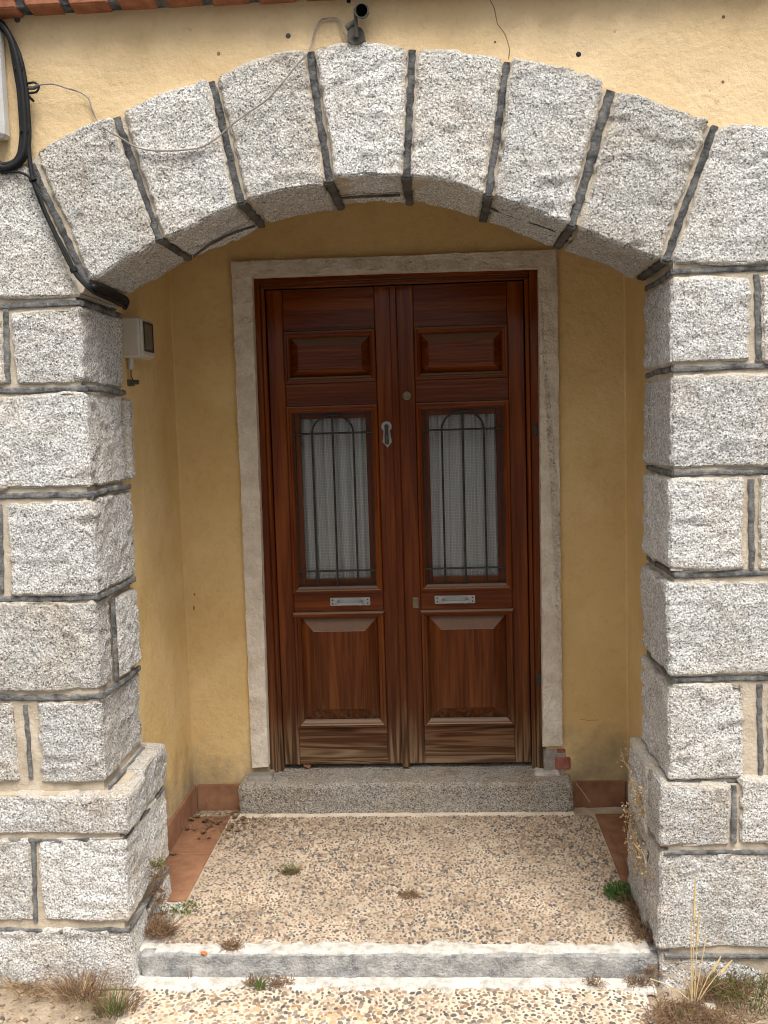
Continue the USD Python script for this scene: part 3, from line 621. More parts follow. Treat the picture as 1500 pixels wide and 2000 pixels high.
vert(RP, 1477, 536, 1482, 706, .026, seed=45); vert(RP, 1466, 936, 1468, 1110, .026, seed=46); vert(RP, 1482, 1336, 1486, 1520, .024, seed=47); vert(RP, 1434, 1534, 1433, 1645, .022, True, 48)
# upright seams on the jambs
for parent, xx, nx, y, za, zb_, sd in [(LP, xl - .005, 1, .128, zpx(192, 1350), zpx(192, 1182), 51), (LP, -.788, 1, .157, zpx(254, 1930), zpx(254, 1815), 52), (LP, -.788, 1, .16, zpx(248, 1625), zpx(248, 1550), 53), (RP, .778, -1, .148, zpx(1285, 1880), zpx(1285, 1540), 54)]:
    obj('pointing', ribbon(np.linspace((xx, y, za), (xx, y, zb_), 12), (nx, 0, 0), .018, .006, sd, .01), 'mortar_grey', parent, smooth=50)

# ------------------------------------------------------------------ recess: side walls, back wall, ceiling, skirting
rec = thing('recess_wall', 'ochre plastered recess wall around the wooden door, damp near the floor', 'wall')
DO = dict(xl=-.565, xr=.565, z=2.155)       # opening for the door
obj('back_wall', prism_y(Polygon([(-1.2, -.1), (DO['xl'], -.1), (DO['xl'], DO['z']), (DO['xr'], DO['z']), (DO['xr'], -.1), (1.2, -.1), (1.2, 2.95), (-1.2, 2.95)]), D, D + .24), 'plaster_recess', rec)
obj('side_wall', bx(-1.5, WL, REV - .025, D + .1, -.1, 2.949), 'plaster_recess', rec)
obj('side_wall', bx(WR, 1.5, REV - .025, D + .1, -.1, 2.949), 'plaster_recess', rec)
obj('ceiling', bx(-1.5, 1.5, REV - .028, D + .23, 2.72, 2.90), 'plaster_recess', rec)
def fillet(x, s, sd):
    r_ = np.random.RandomState(sd)
    zz = np.linspace(0, 2.7, 160); w = .007 + .004 * meshkit.noise(np.stack([zz * 9, zz * 0, zz * 0 + sd], 1), sd)
    pts = np.stack([np.full(160, x) + s * .001, np.full(160, D - .001), zz], 1)
    n = np.array([s, -1, 0]) / math.sqrt(2)
    return ribbon(pts, n, .016, .004, sd, .02, .3)
obj('corner_bead', fillet(WL, 1, 4), 'plaster_recess', rec, smooth=50); obj('corner_bead', fillet(WR, -1, 5), 'plaster_recess', rec, smooth=50)
SK = .098
for a, b in [(-.878, -.60)]: obj('skirting_tile', bx(a + .012, b, D - .011, D + .01, -.02, SK, .003), 'terracotta', rec)
obj('skirting_tile', bx(.60, .878, D - .011, D + .01, -.02, SK, .003), 'terracotta', rec)
for a, b in [(.36, .62), (.623, .88), (.883, 1.108)]:
    obj('skirting_tile', bx(WL - .01, WL + .011, a, b, -.02, SK + .002, .003), 'terracotta', rec)
    obj('skirting_tile', bx(WR - .011, WR + .01, a, b, -.02, SK + .002, .003), 'terracotta', rec)

scratch([(378, 1184), (379, 1192)], D, .006, rec, 7); scratch([(1132, 1405), (1150, 1408), (1168, 1406)], D, .0014, rec, 8); scratch([(380, 1158), (380, 1163)], D, .006, rec, 9)
obj('interior_wall', [bx(-.8, .8, D + .245, D + .3, -.1, 2.4), ], 'dark_inside', kind='structure')

# ------------------------------------------------------------------ granite doorstep
st = thing('doorstep', 'worn grey granite doorstep slab under the wooden door', 'doorstep')
xa, xb_ = at(466, 1560, 1, 1.03)[0], at(1120, 1558, 1, 1.03)[0]
def fst(u, v, w):
    return np.array([xa + (xb_ - xa) * u, 1.022 + .26 * v, -.02 + (.146 + .016 * v) * w])
m, e = rock(fst, (xb_ - xa, .26, .146), r=.016, res=(.016, .016, .014), rough=.002, wave=.004, bulge=0, seed=71, chip=.8)
obj('slab', m, 'granite_step', st, smooth=True, edge=e)
zs = .135
obj('cement_patch', lumpy_strip(.515, .615, 1.088, 1.17, .11, .143, 72, .006), 'cement_white', st, smooth=True, label='pale cement smear by the right door jamb')
obj('cement_patch', lumpy_strip(-.645, -.545, 1.06, 1.16, .10, .148, 73, .006), 'cement_grey', st, smooth=True, label='grey cement lump by the left door jamb')
obj('base_joint', ragged(xa, xb_, wob(1.004, .016, 16, 5), lambda x: 1.026, lambda x, y: .002 + max(0, (y - 1.01) * .5), 74), 'tile_bed', st, smooth=50)

# ------------------------------------------------------------------ white surround
sur = thing('door_surround', 'rough off-white plaster band framing the wooden door', 'door frame')
ys0, ys1 = D - .018, D + .03
def band(fn4, L, seed):
    m, e = rock(fn4, L, r=.006, res=(.014, .02, .014), rough=.0025, wave=.004, bulge=0, seed=seed, chip=.9)
    return m
def quad_band(P, seed):
    P = [np.array(p) for p in P]
    def fn(u, v, w):
        p = (P[0] * (1 - u) + P[1] * u) * (1 - w) + (P[3] * (1 - u) + P[2] * u) * w
        return np.array([p[0], ys0 + (ys1 - ys0) * v, p[1]])
    return band(fn, (np.linalg.norm((P[0] + P[3]) / 2 - (P[1] + P[2]) / 2), ys1 - ys0, np.linalg.norm((P[0] + P[1]) / 2 - (P[2] + P[3]) / 2)), seed)
def xz(px, py, y=ys0): p = at(px, py, 1, y); return (p[0], p[2])
Us = Polygon([xz(492, 1500), xz(524, 1498), xz(508, 1000), xz(491, 541), xz(770, 531), xz(1052, 523), xz(1056, 1000), xz(1061, 1458), xz(1099, 1456), xz(1094, 1000), xz(1088, 487), xz(770, 500), xz(451, 511), xz(472, 1000)])
um = prism_y(Us, ys0, ys1)
uv_, uf_ = trimesh.remesh.subdivide_to_size(um.vertices, um.faces, .014)
um = trimesh.Trimesh(uv_, uf_); um.merge_vertices()
fr_ = np.clip((ys1 - um.vertices[:, 1]) / .03, 0, 1)
nz_ = lambda k, sc: (meshkit.fbm(um.vertices * sc + k, 4, k) - .5)
um.vertices = um.vertices + np.stack([.010 * nz_(1, 24), .009 * nz_(2, 30) - .004 * np.abs(nz_(5, 70)), .010 * nz_(3, 24)], 1) * fr_[:, None]
obj('plaster_band', um, 'surround_white', sur, smooth=45)
# exposed brickwork where the plaster has fallen away
for k, (x0, y0, x1, y1, mt) in enumerate([(1086, 1462, 1104, 1472, 'brick_small'), (1084, 1478, 1114, 1502, 'brick_small')]):
    a, b = xz(x0, y1, D), xz(x1, y0, D)
    obj('brick', rbox(a[0], b[0], D - .008 if k else D - .004, D + .05, a[1], b[1], r=.005, res=(.008, .02, .008), rough=.002, wave=.002, bulge=0, seed=90 + k)[0], mt, sur, smooth=True)
a, b = xz(1063, 1506, D), xz(1090, 1462, D)
obj('mortar_bed', rbox(a[0], b[0] + .03, D - .004, D + .05, a[1], b[1], r=.005, res=(.01, .02, .01), rough=.002, wave=.003, bulge=0, seed=95)[0], 'cement_grey', sur, smooth=True)

# ------------------------------------------------------------------ double door
YD = D + .028                # front of the wooden frame
YL = YD + .022               # front of the leaves' stiles and rails
door = thing('double_door', 'dark red-brown panelled wooden double door with two grilled windows', 'door')
WU, WA = 'wood_upright', 'wood_across'
def dz(px, py): p = at(px, py, 1, YL); return p[0], p[2]
def bar_q(P, y0, y1, bev=.003):
    """A board with the face corners P (x, z): bottom-left, bottom-right, top-right, top-left."""
    c = np.mean(P, axis=0); pts = []
    for (x, z) in P:
        s = np.array([np.sign(x - c[0]), np.sign(z - c[1])]) * bev
        pts += [(x - s[0], y0, z - s[1]), (x, y0 + bev, z), (x, y1, z)]
    return trimesh.convex.convex_hull(np.array(pts))
FX = [xz(498, 548, YD), xz(1050, 530, YD), xz(532, 1503, YD), xz(1062, 1500, YD)]
fr = obj('frame', prism_y(Polygon([(-.566, .130), (-.53, .130), (-.53, 2.118), (.53, 2.118), (.53, .130), (.565, .130), (.565, 2.150), (-.566, 2.150)]), D + .07, D + .125), WU, door)
xlo_t, xlo_b, xhi_t, xhi_b = -.568, -.568, .563, .563
zb0 = .128
zt = xz(770, 531, YD)[1] + .01
ji_l, ji_r, ji_t = -.512, .512, 2.098
obj('jamb', bar_q([(xlo_b, zb0), (ji_l - .018, zb0), (ji_l - .018, zt), (xlo_t, zt)], YD, YD + .09), WU, fr)
obj('jamb', bar_q([(ji_r + .018, zb0), (xhi_b, zb0), (xhi_t, zt), (ji_r + .018, zt)], YD, YD + .09), WU, fr)
obj('jamb_bead', bar_q([(ji_l - .0175, zb0), (ji_l, zb0), (ji_l, ji_t), (ji_l - .0175, ji_t)], YD + .008, YD + .09, .005), WU, fr)
obj('jamb_bead', bar_q([(ji_r, zb0), (ji_r + .0175, zb0), (ji_r + .0175, ji_t), (ji_r, ji_t)], YD + .008, YD + .09, .005), WU, fr)
obj('head', bar_q([(ji_l - .0178, ji_t + .02), (ji_r + .0178, ji_t + .02), (ji_r + .0178, zt), (ji_l - .0178, zt)], YD + .001, YD + .09), WA, fr)
obj('head_bead', bar_q([(ji_l - .017, ji_t), (ji_r + .017, ji_t), (ji_r + .017, ji_t + .0195), (ji_l - .017, ji_t + .0195)], YD + .008, YD + .09, .005), WA, fr)
obj('hinge', bx(ji_r + .022, ji_r + .040, YD - .003, YD + .01, 1.49, 1.535, .001), 'iron', fr)
obj('hinge', bx(ji_r + .022, ji_r + .040, YD - .003, YD + .01, .49, .535, .001), 'iron', fr)

def moulding(x0, x1, z0, z1, prof, y, name_, parent, mtl=WU):
    """A mitred frame: prof is a list of (distance inwards, y offset towards the viewer)."""
    segs = []
    rings = [np.array([(x0 + a, y - h, z0 + a), (x1 - a, y - h, z0 + a), (x1 - a, y - h, z1 - a), (x0 + a, y - h, z1 - a)]) for a, h in prof]
    for k in range(4):
        v, f = [], []
        for R in rings: v += [R[k], R[(k + 1) % 4]]
        for i in range(len(rings) - 1):
            a = 2 * i; f += [(a, a + 1, a + 3), (a, a + 3, a + 2)]
        mm = trimesh.Trimesh(np.array(v), f, process=False)
        nv = mm.face_normals[:, 1].sum()
        if nv > 0: mm.invert()
        obj(name_, mm, WA if k in (0, 2) else WU, parent)
MP = [(0, -.004), (0, .013), (.004, .016), (.010, .016), (.013, .011), (.018, .009), (.023, .004), (.025, .001), (.025, -.02)]
def raised(x0, x1, z0, z1, bev, h, y, parent, lip=.004):
    v = [(x0, y, z0), (x1, y, z0), (x1, y, z1), (x0, y, z1)]
    l = .006
    v += [(x0 + l, y - lip, z0 + l), (x1 - l, y - lip, z0 + l), (x1 - l, y - lip, z1 - l), (x0 + l, y - lip, z1 - l)]
    b = bev
    for bb, hh in ((b, h), (b + .0015, h + .0035)):
        v += [(x0 + bb, y - hh, z0 + bb), (x1 - bb, y - hh, z0 + bb), (x1 - bb, y - hh, z1 - bb), (x0 + bb, y - hh, z1 - bb)]
    f = []
    for o in (0, 4, 8):
        for k in range(4):
            a, c = o + k, o + (k + 1) % 4; f += [(a, c, c + 4), (a, c + 4, a + 4)]
    f += [(12, 13, 14), (12, 14, 15)]
    m = trimesh.Trimesh(np.array(v, float), f, process=False)
    if m.face_normals[-1][1] > 0: m.invert()
    return m

ZB, ZT = .158, 2.094           # foot and head of the leaves
def leaf(x0, x1, meet, label):
    """x0..x1: the leaf; meet: +1 if its meeting edge is on the right."""
    w_hinge, w_meet = .066, (.082 if meet > 0 else .068)
    a = x0 + (w_hinge if meet > 0 else w_meet); b = x1 - (w_meet if meet > 0 else w_hinge)
    g = .0012
    ya, yb = YL, YL + .042
    core = Polygon([(x0 + .004, ZB + .004), (x1 - .004, ZB + .004), (x1 - .004, ZT - .004), (x0 + .004, ZT - .004)], [[(a + .026, .905), (b - .026, .905), (b - .026, 1.606), (a + .026, 1.606)]])
    t = obj('door_leaf', prism_y(core, ya + .024, ya + .040), WU, door, label=label)
    obj('stile', bar_q([(x0 + g, ZB), (a - g, ZB), (a - g, ZT), (x0 + g, ZT)], ya, yb, .0025), WU, t)
    obj('stile', bar_q([(b + g, ZB), (x1 - g, ZB), (x1 - g, ZT), (b + g, ZT)], ya, yb, .0025), WU, t)
    for z0, z1 in [(1.929, ZT), (1.633, 1.722), (.798, .875), (ZB, .317)]:
        obj('rail', bar_q([(a, z0), (b, z0), (b, z1), (a, z1)], ya + .0012, yb, .0025), WA, t)
    # upper panel
    moulding(a, b, 1.723, 1.928, MP, ya, 'moulding', t)
    obj('panel', raised(a + .020, b - .020, 1.743, 1.908, .034, .024, ya + .018, t), WA, t)
    # lower panel with a wide bevel, drip mould above
    moulding(a, b, .318, .797, MP, ya, 'moulding', t)
    obj('panel', raised(a + .020, b - .020, .338, .776, .056, .040, ya + .028, t), WU, t)
    obj('drip_mould', bar_q([(a - .004, .781), (b + .004, .781), (b + .004, .798), (a - .004, .798)], ya - .021, ya, .006), WA, t)
    # window
    wz0, wz1 = .876, 1.632
    moulding(a, b, wz0, wz1, MP, ya, 'moulding', t)
    iw0, iw1, iz0, iz1 = a + .024, b - .024, wz0 + .024, wz1 - .024
    sb = .026
    for q in [(iw0, iw0 + sb, iz0, iz1), (iw1 - sb, iw1, iz0, iz1)]: obj('sash_bar', bx(q[0], q[1], ya + .022, ya + .04, q[2], q[3], .002), WU, t)
    for q in [(iw0 + sb, iw1 - sb, iz0, iz0 + sb * 1.2), (iw0 + sb, iw1 - sb, iz1 - sb, iz1)]: obj('sash_bar', bx(q[0], q[1], ya + .0225, ya + .04, q[2], q[3], .002), WA, t)
    obj('glass', bx(iw0 + sb - .004, iw1 - sb + .004, ya + .031, ya + .034, iz0 + sb, iz1 - sb + .004), 'glass_pane', t)
    # iron grille
    yg = ya + .002; cx = (iw0 + iw1) / 2; rr = (iw1 - iw0) * .262; zh = iz1 - .085; zl = iz0 + .066
    bars = []
    obj('grille_bar', tube([(cx, yg, iz0 - .004), (cx, yg, iz1 + .004)], .0042, 8), 'iron', t, smooth=40)
    for s in (-1, 1):
        arc = [(cx + s * rr, yg, iz0 + .012), (cx + s * rr, yg, zh)] + [(cx + s * rr * math.cos(q), yg, zh + (iz1 - .012 - zh) * math.sin(q)) for q in np.linspace(.1, math.pi / 2, 10)]
        obj('grille_bar', tube(arc, .0040, 8), 'iron', t, smooth=40)
    for z in (zh, zl): obj('grille_bar', tube([(iw0 - .003, yg - .004, z), (iw1 + .003, yg - .004, z)], .0040, 8), 'iron', t, smooth=40)
    fb = []
    for q in [(iw0, iw1, iz0, iz0 + .005), (iw0, iw1, iz1 - .005, iz1), (iw0, iw0 + .005, iz0 + .005, iz1 - .005), (iw1 - .005, iw1, iz0 + .005, iz1 - .005)]: fb.append(bx(q[0], q[1], yg + .006, yg + .012, q[2], q[3]))
    obj('grille_frame', fb, 'iron', t)
    wires = []; s = .0062; ww = .00022
    for xx in np.arange(iw0 + .006, iw1 - .005, s): wires.append(bx(xx - ww, xx + ww, yg + .0145, yg + .0155, iz0 + .003, iz1 - .003))
    for zz in np.arange(iz0 + .006, iz1 - .005, s): wires.append(bx(iw0 + .003, iw1 - .003, yg + .0157, yg + .0165, zz - ww, zz + ww))
    obj('wire_mesh', wires, 'iron', t, kind='stuff')
    # pull handle
    hx0, hx1 = (a + .149, a + .312) if meet > 0 else (a + .055, a + .218)
    hz0, hz1 = .822, .855
    pl = obj('pull_handle', [bx(hx0, hx1, ya - .003, ya + .002, hz0, hz1, .001), tube([(hx0 + .035, ya - .028, hz0 + .012), (hx1 - .035, ya - .028, hz0 + .012)], .0055, 10)] +
             [tube([(hx, ya, hz0 + .016), (hx, ya - .014, hz0 + .016), (hx, ya - .028, hz0 + .012)], .0075, 10) for hx in (hx0 + .035, hx1 - .035)] +
             [tube([(hx, ya - .028, hz0 + .012), (hx + dxx, ya - .028, hz0 + .012)], .0078, 10) for hx, dxx in ((hx0 + .033, .012), (hx1 - .045, .012))], 'steel', t, smooth=40)
    obj('screw', [tube([(hx, ya - .0042, hz), (hx, ya - .002, hz)], .0032, 8) for hx in (hx0 + .010, hx1 - .010) for hz in (hz0 + .009, hz1 - .009)], 'iron', t)
    # curtain behind the glass, its own thing
    n, mz = 220, 14
    X = np.linspace(iw0 + .004, iw1 - .004, n); Z = np.linspace(iz0, iz1, mz)
    XX, ZZ = np.meshgrid(X, Z, indexing='ij')
    sd = 2 if meet > 0 else 5
    ph = 10 * meshkit.fbm(np.stack([XX * 5 + sd, ZZ * .35, 0 * XX], -1), 3, sd)
    fold = np.abs(np.sin(XX * 62 + ph * .45))
    Y = ya + .052 + .040 * (1 - fold ** .32) + .004 * np.sin(XX * 300 + ph)
    v = np.stack([XX, Y, ZZ], -1).reshape(-1, 3); i = np.arange(n * mz).reshape(n, mz)
    q = np.stack([i[:-1, :-1], i[1:, :-1], i[1:, 1:], i[:-1, 1:]], -1).reshape(-1, 4)
    obj('curtain', trimesh.Trimesh(v, np.vstack([q[:, [0, 1, 2]], q[:, [0, 2, 3]]]), process=False), 'lace', smooth=True,
        label='pale pleated curtain behind the %s grilled door window' % ('left' if meet > 0 else 'right'), cat='curtain', group='door window curtains')
    return t, a, b
XM = .006
LL, la, lb = leaf(-.509, XM - .002, 1, 'left leaf with the door knocker')
RL, ra, rb = leaf(XM + .002, .509, -1, 'right leaf with the lock and peephole')
# cover strip over the meeting edge (on the left leaf)
obj('cover_strip', bar_q([(XM - .024, ZB - .012), (XM + .004, ZB - .012), (XM + .004, ZT - .002), (XM - .024, ZT - .002)], YL - .014, YL - .0005, .004), WU, LL)
# knocker: keyhole-shaped plate with a hanging hand
kx, kz = xz(755, 833, YL); kz1 = xz(757, 874, YL)[1]
circ = [(kx + .0205 * math.cos(t), kz + .0205 * math.sin(t)) for t in np.linspace(0, 2 * math.pi, 24, endpoint=False)]
shape = Polygon(circ).union(Polygon([(kx - .010, kz), (kx + .010, kz), (kx + .0195, kz1 + .022), (kx + .002, kz1), (kx - .0175, kz1 + .022)]))
obj('knocker_plate', prism_y(shape, YL - .005, YL + .001), 'steel', LL)
obj('knocker', [tube([(kx, YL - .004, kz + .002), (kx, YL - .016, kz), (kx, YL - .020, kz - .02), (kx, YL - .018, kz - .05), (kx, YL - .010, kz - .062)], .0062, 10, step=.004, taper=1.3), trimesh.creation.icosphere(subdivisions=2, radius=.0085).apply_translation((kx, YL - .012, kz - .064)), trimesh.creation.icosphere(subdivisions=2, radius=.009).apply_translation((kx, YL - .014, kz))], 'bracket_grey', LL, smooth=True)
# round lock on the right leaf, keyhole plate
px_, pz_ = xz(795, 773, YL)
lk = trimesh.creation.revolve(np.array([(0, 0), (.0165, 0), (.0175, .004), (.0165, .007), (.012, .008), (.011, .005), (0, .005)]), sections=24)
lk.vertices = np.stack([lk.vertices[:, 0] + px_, YL - .015 - lk.vertices[:, 2] * 1.0 + .012, lk.vertices[:, 1] + pz_], 1)
lk.fix_normals()
obj('round_lock', lk, 'brass', RL, smooth=40)
kx2, kz2 = xz(812, 1177, YL)
obj('keyhole_plate', bx(kx2 - .012, kx2 + .012, YL - .002, YL + .001, kz2 - .022, kz2 + .022, .0008), 'brass', RL)
kc = trimesh.creation.cylinder(radius=.009, height=.012, sections=20); kc.apply_transform(trimesh.transformations.rotation_matrix(math.pi / 2, (1, 0, 0))); kc.apply_translation((kx2, YL - .005, kz2 + .003))
obj('lock_cylinder', kc, 'brass', RL, smooth=40)

# ------------------------------------------------------------------ meter box and stub on the left recess wall
mb = thing('meter_box', 'white electricity meter box with dark window on the left recess wall', 'meter box')
x1b = at(272, 655, 1, .50)[0]
my0 = .50; mz1, mz0 = at(262, 618, 1, my0)[2], at(262, 698, 1, my0)[2]
obj('case', bx(WL - .005, x1b, my0, my0 + .145, mz0, mz1, .006), 'meter_white', mb)
obj('cover', bx(x1b - .002, x1b + .008, my0 + .004, my0 + .141, mz0 + .004, mz1 - .004, .004), 'meter_white', mb)
wy0, wy1 = my0 + .022, my0 + .126
obj('window_frame', [bx(x1b + .006, x1b + .0115, wy0, wy1, mz0 + .022, mz0 + .028), bx(x1b + .006, x1b + .0115, wy0, wy1, mz1 - .020, mz1 - .014), bx(x1b + .006, x1b + .0115, wy0, wy0 + .006, mz0 + .028, mz1 - .020), bx(x1b + .006, x1b + .0115, wy1 - .006, wy1, mz0 + .028, mz1 - .020)], 'iron', mb)
obj('window', bx(x1b + .006, x1b + .0095, wy0 + .006, wy1 - .006, mz0 + .028, mz1 - .020), 'meter_dark', mb)
stb = thing('conduit_stub', 'short grey conduit end with a dark clip under the white meter box', 'conduit')
p0 = at(256, 706, 1, .52); p1 = at(256, 722, 1, .52)
obj('conduit', tube([p0 + [0, 0, .012], p1], .009, 12), 'pvc_white', stb, smooth=40)
obj('wire', tube([p1, at(256, 735, 1, .52), at(262, 745, 1, .52)], .002, 6), 'cable_black', stb)
pc = at(264, 746, 1, .52)
obj('clip', bx(pc[0] - .012, pc[0] + .012, pc[1] - .004, pc[1] + .006, pc[2] - .009, pc[2] + .007, .002), 'bracket_grey', stb)
obj('wall_plate', bx(WL - .004, pc[0] - .013, pc[1], pc[1] + .04, pc[2] - .012, pc[2] + .009, .002), 'bracket_grey', stb)

# ------------------------------------------------------------------ cables, wire, trunking, bracket
def pxpath(pts, step=.010):
    return smooth_path([at(x, y, 1, yy) for x, y, yy in pts], step)
cb_ = thing('cable_bundle', 'bundle of black cables looping down the left springing of the arch', 'cable')
for k, dx in enumerate([(-6, -3, .0), (0, 0, -.008), (7, 4, .0), (2, 6, .006)]):
    off = dx[0]; oy = dx[1]
    obj('cable', tube(pxpath([(-40, 38 + oy, -.004), (0, 46 + oy, -.004 + dx[2]), (22 + off * .4, 78 + oy * .6, -.006 + dx[2]), (36 + off, 130, -.006 + dx[2]), (45 + off, 190, -.006 + dx[2]), (49 + off, 250, -.006 + dx[2]), (46 + off, 295, -.010 + dx[2]), (30 + off * .5, 320 + off * .5, -.012 + dx[2]), (8, 328 + off, -.014 + dx[2]), (-10, 318 + off, -.014 + dx[2]), (-30, 300 + off, -.014 + dx[2])]), .0080, 8), 'cable_black', cb_, smooth=True)
obj('cable', tube(pxpath([(53, 240, -.006), (57, 300, -.010), (62, 340, -.016), (78, 390, -.020), (100, 440, -.022), (126, 490, -.022), (152, 540, -.020), (176, 562, -.012), (205, 573, .10), (232, 584, .24), (247, 592, .33)]), .0066, 8), 'cable_black', cb_, smooth=True)
obj('cable', tube(pxpath([(-30, 333, -.018), (0, 335, -.018), (35, 336, -.02), (58, 346, -.022), (72, 368, -.024), (88, 415, -.03), (112, 470, -.03), (140, 525, -.028), (160, 552, -.024), (178, 568, -.012), (206, 580, .10), (235, 592, .24), (243, 603, .33)]), .0036, 8), 'cable_black', cb_, smooth=True)
obj('cable', tube(pxpath([(60, 345, -.022), (75, 380, -.026), (96, 428, -.028), (118, 480, -.026), (146, 535, -.026), (166, 558, -.02), (182, 572, -.005), (210, 585, .12), (236, 598, .26)]), .0034, 8), 'cable_black', cb_, smooth=True)
obj('cable', tube(pxpath([(182, 560, -.01), (210, 568, .12), (230, 575, .22), (248, 588, .32), (243, 602, .34)]), .0085, 8), 'cable_black', cb_, smooth=True)
for (x, y, w) in [(38, 135, .022), (49, 256, .024), (64, 350, .018), (144, 528, .017)]:
    p = at(x, y, 1, -.008 if y < 300 else -.022)
    c = trimesh.creation.cylinder(radius=w * .62, height=.010, sections=14); c.apply_transform(trimesh.transformations.rotation_matrix(-.35 if y > 300 else .1, (0, 1, 0))); c.apply_translation(p)
    obj('cable_tie', c, 'cable_black', cb_)
an = thing('cable_anchor', 'small black wire anchor clamp on the ochre wall by the cable bundle', 'clamp')
obj('loop', tube(pxpath([(50, 172, .0), (54, 163, -.01), (64, 161, -.014), (72, 164, -.016), (76, 170, -.016), (70, 180, -.014), (60, 182, -.010), (52, 178, -.004)], .004), .0032, 8), 'cable_black', an, smooth=True)
obj('wedge', tube([at(52, 172, 1, .0), at(66, 172, 1, -.016), at(77, 166, 1, -.016)], .0050, 8), 'bracket_grey', an, smooth=True)
obj('hook', tube([at(52, 184, 1, .004), at(60, 192, 1, -.006), at(66, 198, 1, .004)], .0035, 6), 'cable_black', an)
gw = [(76, 166, -.016), (100, 164, -.012), (130, 172, -.006), (160, 182, .006), (174, 194, .012), (180, 215, .014), (192, 238, .012), (212, 256, -.02), (240, 272, -.026), (258, 284, -.022), (300, 294, -.026), (345, 294, -.026), (388, 289, -.026), (420, 272, -.026), (450, 246, -.026), (485, 220, -.026), (520, 196, -.026), (550, 164, -.026), (580, 126, -.026), (600, 104, -.024), (610, 80, .012), (620, 48, .014), (632, 37, .014), (656, 35, .014), (664, 44, .012), (672, 66, .008), (682, 76, .0)]
obj('grey_wire', tube(pxpath(gw, .008), .0024, 6), 'wire_grey', smooth=True, label='thin grey wire sagging across the arch stones to the pipe bracket', cat='wire')

tr = thing('cable_trunking', 'white plastic trunking standing upright on the wall at the left edge', 'trunking')
p0 = at(-70, 266, 1, -.03); p1 = at(7, 266, 1, -.03); zt_ = at(0, 44, 1, -.03)[2]
obj('channel', bx(p0[0], p1[0], -.028, .022, p1[2], zt_, .010), 'pvc_white', tr)
obj('lid', bx(p0[0] + .004, p1[0] - .010, -.034, -.0282, p1[2] + .010, zt_ - .006, .002), 'pvc_white', tr)

pb = thing('pipe_bracket', 'dark metal bracket with an open pipe end above the arch crown', 'bracket')
c0 = at(706, 20, 1, -.06); ax_ = np.array([.03, -.94, -.34]); ax_ /= np.linalg.norm(ax_)
Rz = trimesh.geometry.align_vectors([0, 0, 1], ax_)
ring = trimesh.creation.annulus(r_min=.0155, r_max=.0195, height=.060, sections=28); ring.apply_translation((0, 0, -.030)); ring.apply_transform(Rz); ring.apply_translation(c0)
obj('pipe', ring, 'bracket_grey', pb, smooth=40)
pg = trimesh.creation.cylinder(radius=.0158, height=.004, sections=24); pg.apply_translation((0, 0, -.045)); pg.apply_transform(Rz); pg.apply_translation(c0); obj('pipe_plug', pg, 'dark_inside', pb)
s0, s1 = at(694, 16, 1, -.045), at(697, 72, 1, -.030)
obj('stem', tube([s1, (s0 + s1) / 2, s0], .0050, 10), 'bracket_grey', pb, smooth=40)
dc = at(695, 70, 1, -.018)
ds = trimesh.creation.cylinder(radius=.0235, height=.042, sections=28); ds.apply_transform(trimesh.transformations.rotation_matrix(math.pi / 2, (1, 0, 0))); ds.apply_translation(dc + [0, .018, 0]); obj('base_disc', ds, 'bracket_grey', pb, smooth=40)
bc = trimesh.creation.cylinder(radius=.008, height=.008, sections=6); bc.apply_transform(trimesh.transformations.rotation_matrix(math.pi / 2, (1, 0, 0))); bc.apply_translation(dc + [0, -.006, 0]); obj('bolt', bc, 'bracket_grey', pb)
q0 = at(686, 50, 1, .0)
rg = trimesh.creation.annulus(r_min=.006, r_max=.0095, height=.03, sections=20); rg.apply_transform(trimesh.transformations.rotation_matrix(math.pi / 2 - .5, (0, 1, 0))); rg.apply_translation(q0); obj('clamp_ring', rg, 'bracket_grey', pb, smooth=40)

# ------------------------------------------------------------------ weeds, dry plants, litter
def blade(p, d, L, w, curl, r, n=5):
    """A narrow curved leaf from p, leaning along d."""
    d = np.array([d[0], d[1], 0.]); up = np.array([0, 0, 1.]); side = np.cross(d if np.linalg.norm(d) > 1e-6 else [1, 0, 0], up); side /= np.linalg.norm(side) + 1e-9
    ph = r.uniform(0, 2 * math.pi); side = side * math.cos(ph) + np.array([d[0], d[1], 0]) * math.sin(ph) * .7; side /= np.linalg.norm(side) + 1e-9
    v, f = [], []
    for i in range(n):
        t = i / (n - 1); c = np.array(p) + d * L * (t * .35 + curl * t * t) + up * L * (t - .45 * curl * t * t)
        ww = w * (1 - t) ** .7 + .0003
        v += [c - side * ww / 2, c + side * ww / 2]
    for i in range(n - 1):
        a = 2 * i; f += [(a, a + 1, a + 3), (a, a + 3, a + 2)]
    return trimesh.Trimesh(np.array(v), f, process=False)

def tuft(x, y, z, n, h, spread, w, seed, curl=(.1, .9), lean=1.0):
    r = np.random.RandomState(seed); out = []
    for _ in range(n):
        a = r.uniform(0, 2 * math.pi); q = spread * math.sqrt(r.rand())
        p = (x + q * math.cos(a), y + q * math.sin(a) * .7, z)
        b = a + r.normal(0, .6); k = lean * r.uniform(.3, 1)
        out.append(blade(p, (math.cos(b) * k, math.sin(b) * k), h * r.uniform(.5, 1.1), w * r.uniform(.6, 1.2), r.uniform(*curl), r))
    return out

